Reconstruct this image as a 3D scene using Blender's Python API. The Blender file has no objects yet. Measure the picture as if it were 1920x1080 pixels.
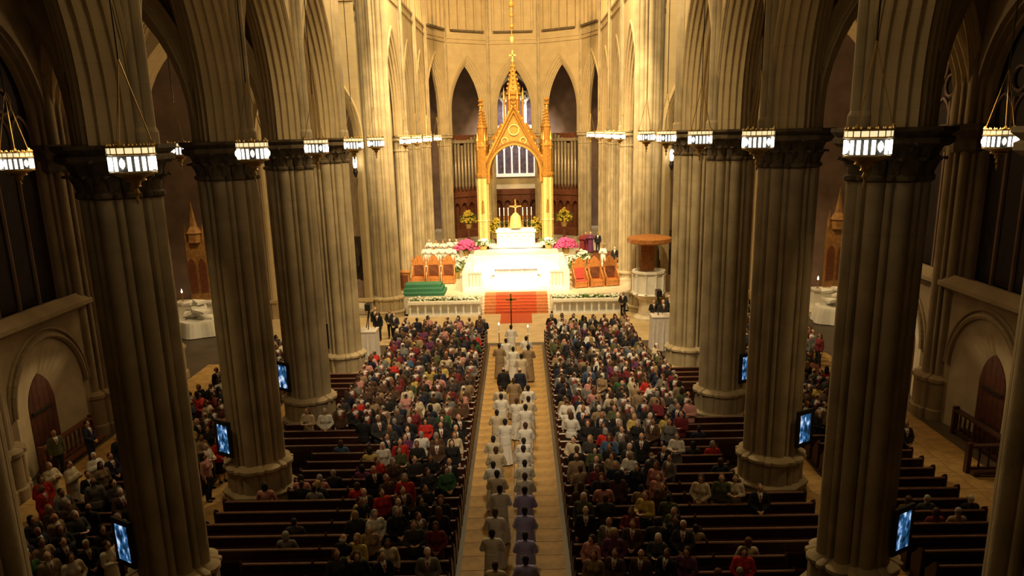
import bpy, bmesh, math, random
import numpy as np
from mathutils import Vector, Matrix
random.seed(7); rng = np.random.default_rng(7)
PI = math.pi
sc = bpy.context.scene
COL = sc.collection
# ------------------------------------------------------------------ camera, world, exposure
def make_camera():
    f, ppy, th, rho, yaw, cx = 1500., 640., .2559, .0230, -.0135, .367
    r0 = Vector((math.cos(yaw), -math.sin(yaw), 0)); fh = Vector((math.sin(yaw), math.cos(yaw), 0)); zz = Vector((0, 0, 1))
    fw = math.cos(th)*fh - math.sin(th)*zz; u0 = math.sin(th)*fh + math.cos(th)*zz
    r = math.cos(rho)*r0 - math.sin(rho)*u0; u = math.cos(rho)*u0 + math.sin(rho)*r0
    cd = bpy.data.cameras.new('camera'); cam = bpy.data.objects.new('camera', cd); COL.objects.link(cam)
    cd.sensor_fit = 'HORIZONTAL'; cd.sensor_width = 36; cd.lens = f/1920*36
    cd.shift_y = (ppy-540)/1920; cd.clip_end = 300; cd.clip_start = .1
    m = Matrix((r, u, -fw)).transposed().to_4x4(); m.translation = Vector((cx, 0, 11.5))
    cam.matrix_world = m
    sc.camera = cam
make_camera()
w = bpy.data.worlds.new('world'); sc.world = w; w.use_nodes = True
w.node_tree.nodes['Background'].inputs[0].default_value = (1, .8, .55, 1)
w.node_tree.nodes['Background'].inputs[1].default_value = 0.0
sc.view_settings.view_transform = 'Standard'; sc.view_settings.look = 'None'
sc.view_settings.gamma = 1; sc.view_settings.use_curve_mapping = False
sc.view_settings.exposure = 0.0
cy = sc.cycles
cy.use_denoising = True; cy.max_bounces = 5; cy.diffuse_bounces = 3; cy.glossy_bounces = 2
cy.transmission_bounces = 4; cy.sample_clamp_indirect = 4; cy.caustics_reflective = False; cy.caustics_refractive = False
def lamp(name, kind, loc, power, col, aim=None, deg=60, blend=.5, rad=.4):
    l = bpy.data.lights.new(name, kind); o = bpy.data.objects.new(name, l); COL.objects.link(o)
    o.location = loc; l.energy = power; l.color = col
    if kind in ('SPOT', 'POINT'): l.shadow_soft_size = rad
    if kind == 'SPOT': l.spot_size = math.radians(deg); l.spot_blend = blend
    if aim is not None:
        d = Vector(aim) - Vector(loc); o.rotation_euler = d.to_track_quat('-Z', 'Y').to_euler()
    return o
WARM = (1, .74, .37); AMB = (1, .67, .29); WHT = (1, .93, .80)
for s in (-1, 1):
    lamp('sanctuary_flood', 'SPOT', (s*6.2, 39, 23), 32000, WARM, (s*1, 62, 3), 46, .6)
    lamp('apse_flood', 'SPOT', (s*5.5, 58, 25), 17000, AMB, (-s*2.5, 84, 13), 80, .8)
    lamp('pier_flood', 'SPOT', (s*5.0, 30, 26), 18500, WARM, (s*8.0, 51, 12), 60, .8)
    lamp('crossing_flood', 'SPOT', (-s*4.5, 24, 27), 19000, WARM, (s*8.4, 36.5, 9), 34, 1, 2.4)
    lamp('choir_flood', 'SPOT', (s*4, 50, 26), 13500, WARM, (s*8.4, 64, 8), 70, .8)
    lamp('aisle_lamp', 'SPOT', (s*12.0, 21, 12.5), 700, AMB, (s*12.3, 21.5, 0), 95, .8)
    lamp('aisle_far_lamp', 'POINT', (s*12.5, 34, 13), 300, AMB)
    lamp('transept_lamp', 'SPOT', (s*17.5, 43, 15), 2600, AMB, (s*20, 50.3, 1), 34, .8)
    lamp('choir_aisle_lamp', 'POINT', (s*12.3, 64, 12), 500, AMB)
    lamp('niche_lamp', 'SPOT', (s*15.9, 30.5, 4.3), 210 if s < 0 else 150, AMB, (s*17.0, 26.3, 2.2), 46, .9, .1)
lamp('altar_spot', 'SPOT', (0, 45, 27), 150000, WHT, (0, 57.3, 1.2), 14.5, .6)
lamp('high_altar_spot', 'SPOT', (0, 50, 26), 22000, WHT, (0, 66, 3), 18, .7)
lamp('nave_flood', 'SPOT', (0, 25, 29), 16000, WARM, (0, 40, 0), 50, .9, 2.0)
lamp('nave_fill', 'POINT', (0, 14, 22), 600, WARM, rad=1.5)
lamp('congregation_flood', 'SPOT', (0, 5, 26), 25000, (1, .75, .44), (0, 34.5, 0), 28, .6, 1.2)
lamp('crossing_lamp', 'POINT', (0, 47, 23), 9500, WARM, rad=.8)
lamp('transept_end_fill', 'POINT', (25.6, 47.5, 7), 160, AMB)  # added fill without a fixture, brightens the right transept end wall
lamp('lady_chapel_lamp', 'SPOT', (0, 86.5, 17), 9000, WHT, (0, 91, 10.5), 80, .6)
for s in (-1, 1): lamp('ambulatory_lamp', 'POINT', (s*6, 87.5, 9), 350, WARM)

# ------------------------------------------------------------------ materials
MATS = {}
def mat(name, col, rough=.7, metal=0., spec=.4, noise=0., scale=3., bump=0., bscale=12., col2=None, emit=None, estr=0., objcol=False, attr=None, coat=0., brick=None):
    m = bpy.data.materials.new(name); m.use_nodes = True; nt = m.node_tree; N = nt.nodes; L = nt.links
    b = N['Principled BSDF']; b.inputs['Roughness'].default_value = rough; b.inputs['Metallic'].default_value = metal
    b.inputs['Specular IOR Level'].default_value = spec
    if coat: b.inputs['Coat Weight'].default_value = coat; b.inputs['Coat Roughness'].default_value = .2
    tc = N.new('ShaderNodeTexCoord'); src = None
    if objcol: src = N.new('ShaderNodeObjectInfo').outputs['Color']
    elif attr: a = N.new('ShaderNodeAttribute'); a.attribute_name = attr; src = a.outputs['Color']
    if noise or col2:
        n = N.new('ShaderNodeTexNoise'); n.inputs['Scale'].default_value = scale; n.inputs['Detail'].default_value = 4
        L.new(tc.outputs['Object'], n.inputs['Vector'])
        mx = N.new('ShaderNodeMix'); mx.data_type = 'RGBA'
        cr = N.new('ShaderNodeMapRange'); cr.inputs['From Min'].default_value = .35; cr.inputs['From Max'].default_value = .65
        L.new(n.outputs['Fac'], cr.inputs['Value']); L.new(cr.outputs['Result'], mx.inputs['Factor'])
        c2 = col2 or tuple(c*(1-noise) for c in col)
        mx.inputs['A'].default_value = (*col, 1); mx.inputs['B'].default_value = (*c2, 1)
        src = mx.outputs['Result']
    if brick:
        bt = N.new('ShaderNodeTexBrick'); bt.inputs['Scale'].default_value = 1
        bt.inputs['Brick Width'].default_value = brick[0]; bt.inputs['Row Height'].default_value = brick[1]
        bt.inputs['Mortar Size'].default_value = .012; bt.inputs['Color1'].default_value = (1, 1, 1, 1)
        bt.inputs['Color2'].default_value = (.84, .84, .84, 1); bt.inputs['Mortar'].default_value = (.6, .6, .6, 1)
        sep = N.new('ShaderNodeSeparateXYZ'); cmb = N.new('ShaderNodeCombineXYZ'); ad = N.new('ShaderNodeMath')
        L.new(tc.outputs['Object'], sep.inputs[0]); L.new(sep.outputs['X'], ad.inputs[0]); L.new(sep.outputs['Y'], ad.inputs[1])
        L.new(ad.outputs[0], cmb.inputs['X']); L.new(sep.outputs['Z'], cmb.inputs['Y']); L.new(cmb.outputs[0], bt.inputs['Vector'])
        mm = N.new('ShaderNodeMix'); mm.data_type = 'RGBA'; mm.blend_type = 'MULTIPLY'; mm.inputs['Factor'].default_value = .3
        if src is not None: L.new(src, mm.inputs['A'])
        else: mm.inputs['A'].default_value = (*col, 1)
        L.new(bt.outputs['Color'], mm.inputs['B']); src = mm.outputs['Result']
    if src is not None: L.new(src, b.inputs['Base Color'])
    else: b.inputs['Base Color'].default_value = (*col, 1)
    if bump:
        n2 = N.new('ShaderNodeTexNoise'); n2.inputs['Scale'].default_value = bscale; n2.inputs['Detail'].default_value = 3
        L.new(tc.outputs['Object'], n2.inputs['Vector'])
        bp = N.new('ShaderNodeBump'); bp.inputs['Strength'].default_value = bump; bp.inputs['Distance'].default_value = .05
        L.new(n2.outputs['Fac'], bp.inputs['Height']); L.new(bp.outputs['Normal'], b.inputs['Normal'])
    if emit:
        b.inputs['Emission Color'].default_value = (*emit, 1); b.inputs['Emission Strength'].default_value = estr
    MATS[name] = m
    return m
STONE = mat('stone', (.50, .39, .22), .85, noise=.10, scale=1.3, bump=.25, bscale=9, brick=(1.5, .62))
PIERST = mat('pier_stone', (.46, .37, .23), .8, noise=.3, scale=1.1, bump=.2, bscale=8, brick=(2.2, 1.15))
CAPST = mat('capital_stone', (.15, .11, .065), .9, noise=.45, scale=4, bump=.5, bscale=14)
WALLST = mat('wall_stone', (.34, .26, .16), .9, noise=.3, scale=.9, bump=.2, bscale=7, brick=(1.4, .6))
PLAST = mat('pale_plaster', (.58, .50, .36), .9, noise=.15, scale=2)
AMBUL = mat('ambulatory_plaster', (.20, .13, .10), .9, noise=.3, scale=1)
FLOOR = mat('tan_marble', (.50, .31, .11), .6, noise=.35, scale=2.2, spec=.25)
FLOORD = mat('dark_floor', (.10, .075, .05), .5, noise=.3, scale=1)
SANCT = mat('cream_marble', (.72, .64, .50), .35, noise=.2, scale=3)
WHITEM = mat('white_marble', (.85, .83, .78), .35, noise=.1, scale=5)
LINEN = mat('white_linen', (.85, .84, .80), .85, noise=.06, scale=6)
REDC = mat('red_carpet', (.56, .10, .035), .95, noise=.25, scale=9, bump=.3, bscale=60)
REDC2 = mat('faded_red_carpet', (.55, .20, .08), .95, noise=.25, scale=9)
GREENC = mat('green_carpet', (.045, .18, .10), .95, noise=.25, scale=12, bump=.3, bscale=60)
PEW = mat('pew_wood', (.055, .016, .010), .38, noise=.4, scale=6, spec=.5)
PEWTOP = mat('pew_rail_worn_sheen', (.20, .10, .065), .32, noise=.3, scale=8, spec=.6)  # worn rail, with light reflected off its rounded top put into the colour
WOOD = mat('orange_oak', (.50, .20, .055), .45, noise=.35, scale=7)
REREDOS = mat('dull_gilt_oak', (.34, .17, .05), .6, noise=.4, scale=5)
WOODR = mat('red_brown_wood', (.17, .055, .025), .5, noise=.4, scale=6)
DOORW = mat('door_wood', (.12, .035, .02), .6, noise=.4, scale=4)
GOLD = mat('gilt_bronze', (.50, .24, .045), .42, metal=.45, noise=.3, scale=8)
GOLDL = mat('lit_gilt', (.66, .50, .18), .5, metal=.15, noise=.2, scale=6)  # gilt made paler, the light on the baldachin legs put into its colour
BRASS = mat('brass', (.55, .38, .14), .4, metal=.7)
BLACKM = mat('black_metal', (.015, .013, .012), .5)
PIPE = mat('organ_pipe_metal', (.42, .34, .22), .4, metal=.35, noise=.25, scale=5)
GLASSD = mat('night_stained_glass', (.012, .010, .012), .6, spec=.08, col2=(.022, .012, .010), scale=3)
GLASSP = mat('violet_glass', (.10, .07, .085), .2, col2=(.05, .035, .05), scale=3)
PANE = mat('lantern_glass', (1, .95, .8), .4, emit=(1, .93, .76), estr=3.6)
BANDGLOW = mat('crown_band_glow', (1, .8, .45), .4, emit=(1, .80, .42), estr=1.0)  # glow stands in for bulbs shining behind the crown band
BULB = mat('warm_bulb', (1, .9, .7), .4, emit=(1, .86, .6), estr=9)
PINK = mat('pink_blossom', (.75, .09, .30), .8, noise=.35, scale=14)
LILY = mat('white_blossom', (.82, .83, .72), .8, noise=.12, scale=14)
YELL = mat('yellow_blossom', (.62, .46, .05), .8, noise=.4, scale=10)
DLEAF = mat('dark_leaf', (.05, .03, .018), .7, noise=.4, scale=9)
LEAF = mat('green_leaf', (.13, .26, .05), .7, noise=.4, scale=9)
CLOTH = mat('garment', (1, 1, 1), .9, objcol=True)
SKIN = mat('skin', (1, 1, 1), .6, objcol=True)
EYE = mat('dark_eye', (.02, .015, .012), .4)
LIP = mat('lip', (.35, .10, .08), .6)
SHIRT = mat('white_shirt', (.72, .70, .66), .85)
HAIR = mat('hair', (1, 1, 1), .75, objcol=True)
SHOE = mat('shoe_leather', (.02, .016, .013), .4)
CROWDM = mat('crowd_cloth', (1, 1, 1), .85, attr='tint')
DARKB = mat('dark_bronze', (.06, .045, .035), .45, metal=.4, noise=.4, scale=5)
VEIL = mat('grey_white_drape', (.66, .60, .56), .9, noise=.1, scale=4)
def screen_mat():
    m = mat('screen_picture', (.0, .0, .0), .3); nt = m.node_tree; N = nt.nodes; L = nt.links; b = N['Principled BSDF']
    tc = N.new('ShaderNodeTexCoord'); n = N.new('ShaderNodeTexNoise'); n.inputs['Scale'].default_value = 4.6; n.inputs['Detail'].default_value = 3
    mp = N.new('ShaderNodeMapping'); mp.inputs['Scale'].default_value = (1.6, 1, .9); oi = N.new('ShaderNodeObjectInfo')
    av = N.new('ShaderNodeVectorMath'); av.operation = 'ADD'; L.new(tc.outputs['Object'], mp.inputs['Vector']); L.new(mp.outputs[0], av.inputs[0]); L.new(oi.outputs['Location'], av.inputs[1])
    L.new(av.outputs[0], n.inputs['Vector'])
    r = N.new('ShaderNodeValToRGB'); L.new(n.outputs['Fac'], r.inputs[0])
    e = r.color_ramp.elements; e[0].position = .36; e[0].color = (.004, .012, .02, 1); e[1].position = .66; e[1].color = (.8, .92, 1, 1)
    x = e.new(.50); x.color = (.02, .10, .24, 1); x = e.new(.56); x.color = (.16, .30, .60, 1)
    L.new(r.outputs[0], b.inputs['Emission Color']); b.inputs['Emission Strength'].default_value = .9
    return m
SCREEN = screen_mat()

# ------------------------------------------------------------------ mesh builder
class MB:
    def __init__(s): s.v = []; s.f = []; s.n = 0
    def add(s, vs, fs):
        o = s.n; s.v.extend(map(tuple, vs)); s.f.extend([tuple(i+o for i in f) for f in fs]); s.n = len(s.v); return s
    def box(s, x0, x1, y0, y1, z0, z1):
        return s.add([(x0, y0, z0), (x1, y0, z0), (x1, y1, z0), (x0, y1, z0), (x0, y0, z1), (x1, y0, z1), (x1, y1, z1), (x0, y1, z1)],
                     [(0, 3, 2, 1), (4, 5, 6, 7), (0, 1, 5, 4), (1, 2, 6, 5), (2, 3, 7, 6), (3, 0, 4, 7)])
    def cbox(s, c, d): return s.box(c[0]-d[0]/2, c[0]+d[0]/2, c[1]-d[1]/2, c[1]+d[1]/2, c[2]-d[2]/2, c[2]+d[2]/2)
    def loft(s, rings, cap=True, close=True):
        n = len(rings[0]); vs = [p for r in rings for p in r]; fs = []
        for k in range(len(rings)-1):
            for i in range(n if close else n-1):
                j = (i+1) % n; fs.append((k*n+i, k*n+j, (k+1)*n+j, (k+1)*n+i))
        if cap: fs.append(tuple(range(n-1, -1, -1))); fs.append(tuple((len(rings)-1)*n+i for i in range(n)))
        return s.add(vs, fs)
    def lathe(s, c, prof, n=12, a0=0):
        return s.loft([[(c[0]+r*math.cos(a0+2*PI*i/n), c[1]+r*math.sin(a0+2*PI*i/n), c[2]+z) for i in range(n)] for r, z in prof])
    def tube(s, a, b, r0, r1=None, n=8):
        a = Vector(a); b = Vector(b); r1 = r0 if r1 is None else r1; d = (b-a).normalized()
        u = d.orthogonal().normalized(); v = d.cross(u)
        return s.loft([[tuple(p+(u*math.cos(2*PI*i/n)+v*math.sin(2*PI*i/n))*r) for i in range(n)] for p, r in ((a, r0), (b, r1))])
    def ell(s, c, r, n=12, m=8):
        rings = []
        for k in range(m+1):
            t = -PI/2+PI*min(max(k/m, .02), .98); rings.append([(c[0]+r[0]*math.cos(t)*math.cos(2*PI*i/n), c[1]+r[1]*math.cos(t)*math.sin(2*PI*i/n), c[2]+r[2]*math.sin(t)) for i in range(n)])
        return s.loft(rings)
    def poly(s, pts, d):   # planar polygon extruded along vector d
        n = len(pts); d = Vector(d); a = [tuple(p) for p in pts]; b = [tuple(Vector(p)+d) for p in pts]
        return s.loft([a, b])
    def mesh(s, name, m, smooth=False):
        me = bpy.data.meshes.new(name); me.from_pydata(s.v, [], s.f)
        for k in (m if isinstance(m, (list, tuple)) else [m]): me.materials.append(k)
        bm = bmesh.new(); bm.from_mesh(me); bmesh.ops.recalc_face_normals(bm, faces=bm.faces); bm.to_mesh(me); bm.free()
        if smooth: me.shade_smooth()
        return me
    def obj(s, name, m, parent=None, smooth=False, loc=(0, 0, 0)):
        return link(name, s.mesh(name, m, smooth), parent, loc)
def link(name, me, parent=None, loc=(0, 0, 0), rz=0):
    o = bpy.data.objects.new(name, me); COL.objects.link(o); o.parent = parent; o.location = loc; o.rotation_euler = (0, 0, rz); return o
def tag(o, label, cat, group=None):
    o['label'] = label; o['category'] = cat
    if group: o['group'] = group
    return o
def thing(name, label, cat, loc=(0, 0, 0), rz=0, group=None):
    return tag(link(name, None, None, loc, rz), label, cat, group)
def struct(o, label=None):
    o['kind'] = 'structure'
    if label: o['label'] = label
    return o
def holder(name, label=None): return struct(link(name, None), label)
def dup(root, loc, rz, label=None, group=None):
    r = root.copy(); COL.objects.link(r); r.location = loc; r.rotation_euler = (0, 0, rz)
    if label: r['label'] = label
    if group: r['group'] = group
    for ch in root.children:
        c = ch.copy(); COL.objects.link(c); c.parent = r
        for g in ch.children:
            d = g.copy(); COL.objects.link(d); d.parent = c
    return r
ORD = 'first second third fourth fifth sixth seventh eighth ninth tenth eleventh twelfth thirteenth fourteenth fifteenth sixteenth seventeenth eighteenth nineteenth twentieth'.split()
TENS = {20: 'twenty', 30: 'thirty'}
def nth(k):   # 1-based
    if k <= 20: return ORD[k-1]
    t = k//10*10
    return TENS[t]+'-'+ORD[k-t-1] if k != t else 'thirtieth'
SIDE = {-1: 'left', 1: 'right'}

# ------------------------------------------------------------------ pointed arch geometry
def arc_half(a, h, v=0., n=10):
    R = (h*h+a*a)/(2*a); r = R-v; c = R-a
    te = math.acos(max(-1, min(1, -c/r)))
    return [(c+r*math.cos(PI+(te-PI)*k/n), r*math.sin(PI+(te-PI)*k/n)) for k in range(n+1)]
def arch_pts(a, h, v=0., n=10):
    l = arc_half(a, h, v, n); return l + [(-x, z) for x, z in reversed(l[:-1])]
class Frame:
    def __init__(s, o, et, eu): s.o = Vector(o); s.t = Vector(et); s.u = Vector(eu)
    def __call__(s, t, u, z): p = s.o+s.t*t+s.u*u; return (p.x, p.y, p.z+z)
ARCHPROF = []
for i in range(37):
    q = -1+2*i/36; au = abs(q)
    ARCHPROF.append((q, (1-au**1.25)+.085*math.cos(au*PI*7)))
def archivolt(mb, F, a, h, zs, z0, thick, depth, n=10, prof=ARCHPROF):
    cols = []
    for q, d in prof:
        v = depth*d; A = arch_pts(a, h, v, n)
        cols.append([F(-a+v, q*thick/2, z0)]+[F(t, q*thick/2, zs+z) for t, z in A]+[F(a-v, q*thick/2, z0)])
    mb.loft(cols, cap=False, close=False)
def arch_wall(mb, F, a, h, zs, half, ztop, thick, z0=None, n=10, skip=(), us=None):
    """wall plate of width 2*half with a pointed hole; both faces"""
    A = arch_pts(a, h, 0, n)
    for u in (us or (-thick/2, thick/2)):
        vs = []; fs = []
        for t, z in A: vs += [F(t, u, zs+z), F(t, u, ztop)]
        for k in range(len(A)-1): fs.append((2*k, 2*k+2, 2*k+3, 2*k+1))
        mb.add(vs, fs)
        zb = zs if z0 is None else z0
        for sg in (-1, 1):
            mb.add([F(sg*a, u, zb), F(sg*half, u, zb), F(sg*half, u, ztop), F(sg*a, u, ztop)], [(0, 1, 2, 3)])
def hood(mb, F, a, h, zs, u, r=.09, off=.14, n=10):
    A = arch_pts(a, h, -off, n); P = [Vector(F(t, u, zs+z)) for t, z in A]
    for p, q in zip(P, P[1:]): mb.tube(p, q, r, n=6)

# ------------------------------------------------------------------ key dimensions
XP = 8.38; YP = [4.46, 11.1, 17.74, 24.38, 31.02, 37.65]; BAY = 6.64; YC = 51.31
YCH = [59.14, 66.97, 74.8]; XO = 17.4; ZA = 11.42
V2 = (6.78, 79.8); V1 = (2.62, 82.8)

# ------------------------------------------------------------------ floor
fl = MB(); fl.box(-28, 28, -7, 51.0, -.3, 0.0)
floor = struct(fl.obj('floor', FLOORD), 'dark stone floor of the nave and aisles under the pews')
me = MB().box(-.71, .71, -.37, .37, 0.0, .012).mesh('paving_slab', FLOOR)
y = 16.0
while y < 43.3:
    for s in (-1, 1): link('paving_slab', me, floor, (s*.725, y, 0))
    y += .76
mew = MB().box(-.62, .62, -.62, .62, 0.0, .012).mesh('paving_slab', FLOOR)
y = 17.0
while y < 40:
    for s in (-1, 1):
        link('paving_slab', mew, floor, (s*9.72, y, 0))
        for q in (0, 1): link('paving_slab', mew, floor, (s*(14.3+1.26*q), y, 0))
    y += 1.26
struct(MB().box(-16, 16, 43.6, 51.0, 0.0, .014).obj('floor_crossing', mat('pale_crossing_marble', (.62, .47, .26), .5, noise=.2, scale=1.5, spec=.3)), 'pale tan marble floor of the crossing before the sanctuary steps')
# sanctuary floor: raised platform
sf = MB(); sf.box(-9.3, 9.3, 52.9, 93, -.3, .9); sf.box(-28, -9.3, 51.0, 93, -.3, 0.0); sf.box(9.3, 28, 51.0, 93, -.3, 0.0)
sfl = struct(sf.obj('floor_sanctuary', SANCT), 'cream marble sanctuary floor raised above the nave')
for k in range(6):
    m = MB().box(-2.25, 2.25, 0, 1.95-.32*k, 0, .15).obj('step', SANCT, sfl, loc=(0, 51.0+.32*k, .15*k-.0))

# ------------------------------------------------------------------ piers
def lobed(n=160, scale=1., grow=0.):
    C = [(.70, .205, k*PI/2) for k in range(4)]+[(.68, .175, PI/4+k*PI/2) for k in range(4)]+[(.745, .085, PI/8+k*PI/4) for k in range(8)]+[(.66, .055, PI/16+k*PI/8) for k in range(16)]
    out = []
    for i in range(n):
        p = 2*PI*i/n; best = .60
        for d, r, a in C:
            dl = p-a; disc = r*r-(d*math.sin(dl))**2
            if disc >= 0: best = max(best, d*math.cos(dl)+math.sqrt(disc))
        out.append((best+grow)*scale)
    return out
def ring(rad, z, n=None):
    n = len(rad); return [(rad[i]*math.cos(2*PI*i/n), rad[i]*math.sin(2*PI*i/n), z) for i in range(n)]
L0 = lobed()
def octo(R, n=160): return [R*math.cos(PI/8)/math.cos(((2*PI*i/n+PI/8) % (PI/4))-PI/8) for i in range(n)]
def mixr(a, b, t): return [x*(1-t)+y*t for x, y in zip(a, b)]
SHAFT = MB().loft([ring(L0, 1.34), ring(L0, 10.35)]).mesh('shaft', PIERST)
O = octo(1.2); LB = mixr([r*1.14 for r in L0], octo(1.12), .45)
BASE = MB().loft([ring(octo(1.17), 0), ring(octo(1.17), .30), ring(octo(1.22), .34), ring(octo(1.22), .40), ring(LB, .46), ring(LB, 1.14), ring([r*1.09 for r in LB], 1.18), ring([r*1.09 for r in LB], 1.27), ring([r*1.03 for r in L0], 1.38)]).mesh('base', PIERST)
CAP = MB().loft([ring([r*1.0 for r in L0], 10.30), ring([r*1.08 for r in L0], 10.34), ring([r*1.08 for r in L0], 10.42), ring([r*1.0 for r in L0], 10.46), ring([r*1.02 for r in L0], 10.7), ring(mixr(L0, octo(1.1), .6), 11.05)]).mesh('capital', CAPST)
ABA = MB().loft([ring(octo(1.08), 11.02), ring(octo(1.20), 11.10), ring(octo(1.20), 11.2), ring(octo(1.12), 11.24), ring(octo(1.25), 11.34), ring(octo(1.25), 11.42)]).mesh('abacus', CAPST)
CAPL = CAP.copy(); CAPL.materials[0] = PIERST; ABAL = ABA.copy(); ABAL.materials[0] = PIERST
def leaf_mesh():
    g = []
    for k, (o, z) in enumerate(((0, 0), (.05, .16), (.12, .30), (.24, .37), (.27, .31))):
        wd = (.09, .13, .15, .10, .03)[k]
        for j, (q, b) in enumerate(((-1, -.035), (0, .03), (1, -.035))): g.append((o+b*(1 if k < 4 else .3), q*wd, z))
    vs = g+[(x-.04, y, z-.01) for x, y, z in g]; fs = []
    for k in range(4):
        for j in range(2):
            a = k*3+j; fs.append((a, a+1, a+4, a+3)); fs.append((a+15, a+18, a+19, a+16))
    for k in range(4): fs += [(k*3, k*3+3, k*3+18, k*3+15), (k*3+2, k*3+17, k*3+20, k*3+5)]
    return MB().add(vs, fs).mesh('leaf', CAPST)
LEAFM = leaf_mesh()
def pier(x, y, label, leaves=True, tall=None, sc_=1.0):
    t = thing('stone_pier', label, 'pillar', (x, y, 0), group='clustered stone piers'); t.scale = (sc_, sc_, 1)
    link('base', BASE, t)
    if tall: MB().loft([ring(L0, 1.34), ring(L0, tall)]).obj('shaft', PIERST, t)
    else: link('shaft', SHAFT, t)
    if not tall:
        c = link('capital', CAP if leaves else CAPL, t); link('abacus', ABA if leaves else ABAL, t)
        if leaves:
            for rw in range(2):
                for i in range(14):
                    a = 2*PI*(i+.5*rw)/14; o = link('leaf', LEAFM, c, (.82*math.cos(a)+.06*rw*math.cos(a), .82*math.sin(a)+.06*rw*math.sin(a), 10.44+.31*rw), a)
    return t
PN = {0: 'behind the view', 1: 'beside the organ loft', 2: 'nearest the organ loft', 3: 'second from the organ loft', 4: 'third from the organ loft', 5: 'at the crossing corner'}
for s in (-1, 1):
    for k, yy in enumerate(YP):
        if k < 2: 
            continue
        pier(s*XP, yy, f'clustered stone nave pier with leafy capital, {SIDE[s]} row, {PN[k]}')
    pier(s*XP, 11.1, f'clustered stone pier out of frame beside the organ loft on the {SIDE[s]}', leaves=False)
    pier(s*XP, YC, f'tall pale crossing pier rising unbroken at the sanctuary step, {SIDE[s]} of the altar', tall=31, sc_=.98)
    for k, yy in enumerate(YCH):
        pier(s*XP, yy, f'bright stone choir pier, {ORD[k]} beyond the crossing, {SIDE[s]} of the altar', leaves=False, sc_=.85)
    pier(s*V2[0], V2[1], f'slim apse pier at the slanting bay behind the baldachin, {SIDE[s]} side', leaves=False, sc_=.72)
    pier(s*V1[0], V1[1], f'slim apse pier flanking the central apse arch, {SIDE[s]} side', leaves=False, sc_=.72)

# ------------------------------------------------------------------ arcade walls
def bay(wall, p, q, rp, thick, ztop, h, zs, depth=.5, face=1, shafts=True):
    """one arcade bay from plan point p to q; eu points to the nave side"""
    P = Vector((*p, 0)); Q = Vector((*q, 0)); mid = (P+Q)/2; et = (Q-P).normalized(); eu = Vector((-et.y, et.x, 0))*face
    half = (Q-P).length/2; a = half-rp; F = Frame(mid, et, eu)
    m = MB(); arch_wall(m, F, a, h, zs, half, ztop, thick, z0=ZA); m.obj('arcade_wall', STONE, wall)
    m = MB(); archivolt(m, F, a, h, zs, ZA, thick, depth); m.obj('arch_moulding', STONE, wall)
    m = MB(); hood(m, F, a, h, zs, thick/2, .09, .16); m.obj('hood_mould', STONE, wall)
    return F, half, a
wl = {s: holder('wall_left' if s < 0 else 'wall_right', f'{SIDE[s]} nave arcade wall of moulded pointed arches') for s in (-1, 1)}
wc = {s: holder('wall_choir_left' if s < 0 else 'wall_choir_right', f'{SIDE[s]} choir arcade wall beyond the crossing') for s in (-1, 1)}
wa = holder('wall_apse', 'curved apse wall of pointed arches with blind triforium panels above')
def wall_shaft(par, x, y, ang, z0=ZA, z1=28, sc_=1.0):
    """group of three vaulting shafts on the nave face; ang points to the nave"""
    for d, r, off in ((.25, .15, 0), (.17, .10, .25), (.17, .10, -.25)):
        c, s_ = math.cos(ang), math.sin(ang); px = x+(d*c-off*s_)*sc_; py = y+(d*s_+off*c)*sc_
        m = MB().lathe((px, py, 0), [(r*1.3*sc_, z0), (r*1.3*sc_, z0+.25), (r*sc_, z0+.35), (r*sc_, z1)], 14); o = m.obj('vaulting_shaft', PIERST, par, smooth=False)
for s in (-1, 1):
    pts = [-2.18, 4.46]+YP[1:]
    for k in range(len(pts)-1):
        bay(wl[s], (s*XP, pts[k]), (s*XP, pts[k+1]), .34, 1.36, 24.5, 5.5, 12.2, .66, face=s)
    for k in range(1, 6): wall_shaft(wl[s], s*(XP-.55), YP[k], PI if s > 0 else 0)
    # end of the nave arcade at the crossing
    m = MB().loft([[(p[0]*.78+s*XP, p[1]*.78+37.5, z) for p in ring(L0, 0)] for z in (ZA, 24.5, 31)]); m.obj('crossing_shaft', PIERST, wl[s])
    cp = [(s*XP, YC)]+[(s*XP, yy) for yy in YCH]
    for k in range(3):
        F, half, a = bay(wc[s], cp[k], cp[k+1], .5, 1.2, 27.5, 5.6, 12.5, .6, face=s)
        m = MB()
        for z in (19.9, 20.5): m.box(s*XP-.70, s*XP+.70, cp[k][1]+.5, cp[k+1][1]-.5, z, z+.16)
        m.obj('string_course', STONE, wc[s])
        for i in range(5):
            yy = cp[k][1]+1.3+i*(BAY+1.2-2.6)/4
            MB().box(s*XP-.72 if s > 0 else s*XP+.55, s*XP-.55 if s > 0 else s*XP+.72, yy-.09, yy+.09, 20.6, 25).obj('triforium_mullion', STONE, wc[s])
    for k in range(3): wall_shaft(wc[s], s*(XP-.45), YCH[k], PI if s > 0 else 0)
    corner = [(s*XP, YCH[2]), (s*V2[0], V2[1]), (s*V1[0], V1[1])]
    for k in range(2): pass
apts = [(-XP, YCH[2]), (-V2[0], V2[1]), (-V1[0], V1[1]), (V1[0], V1[1]), (V2[0], V2[1]), (XP, YCH[2])]
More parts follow.
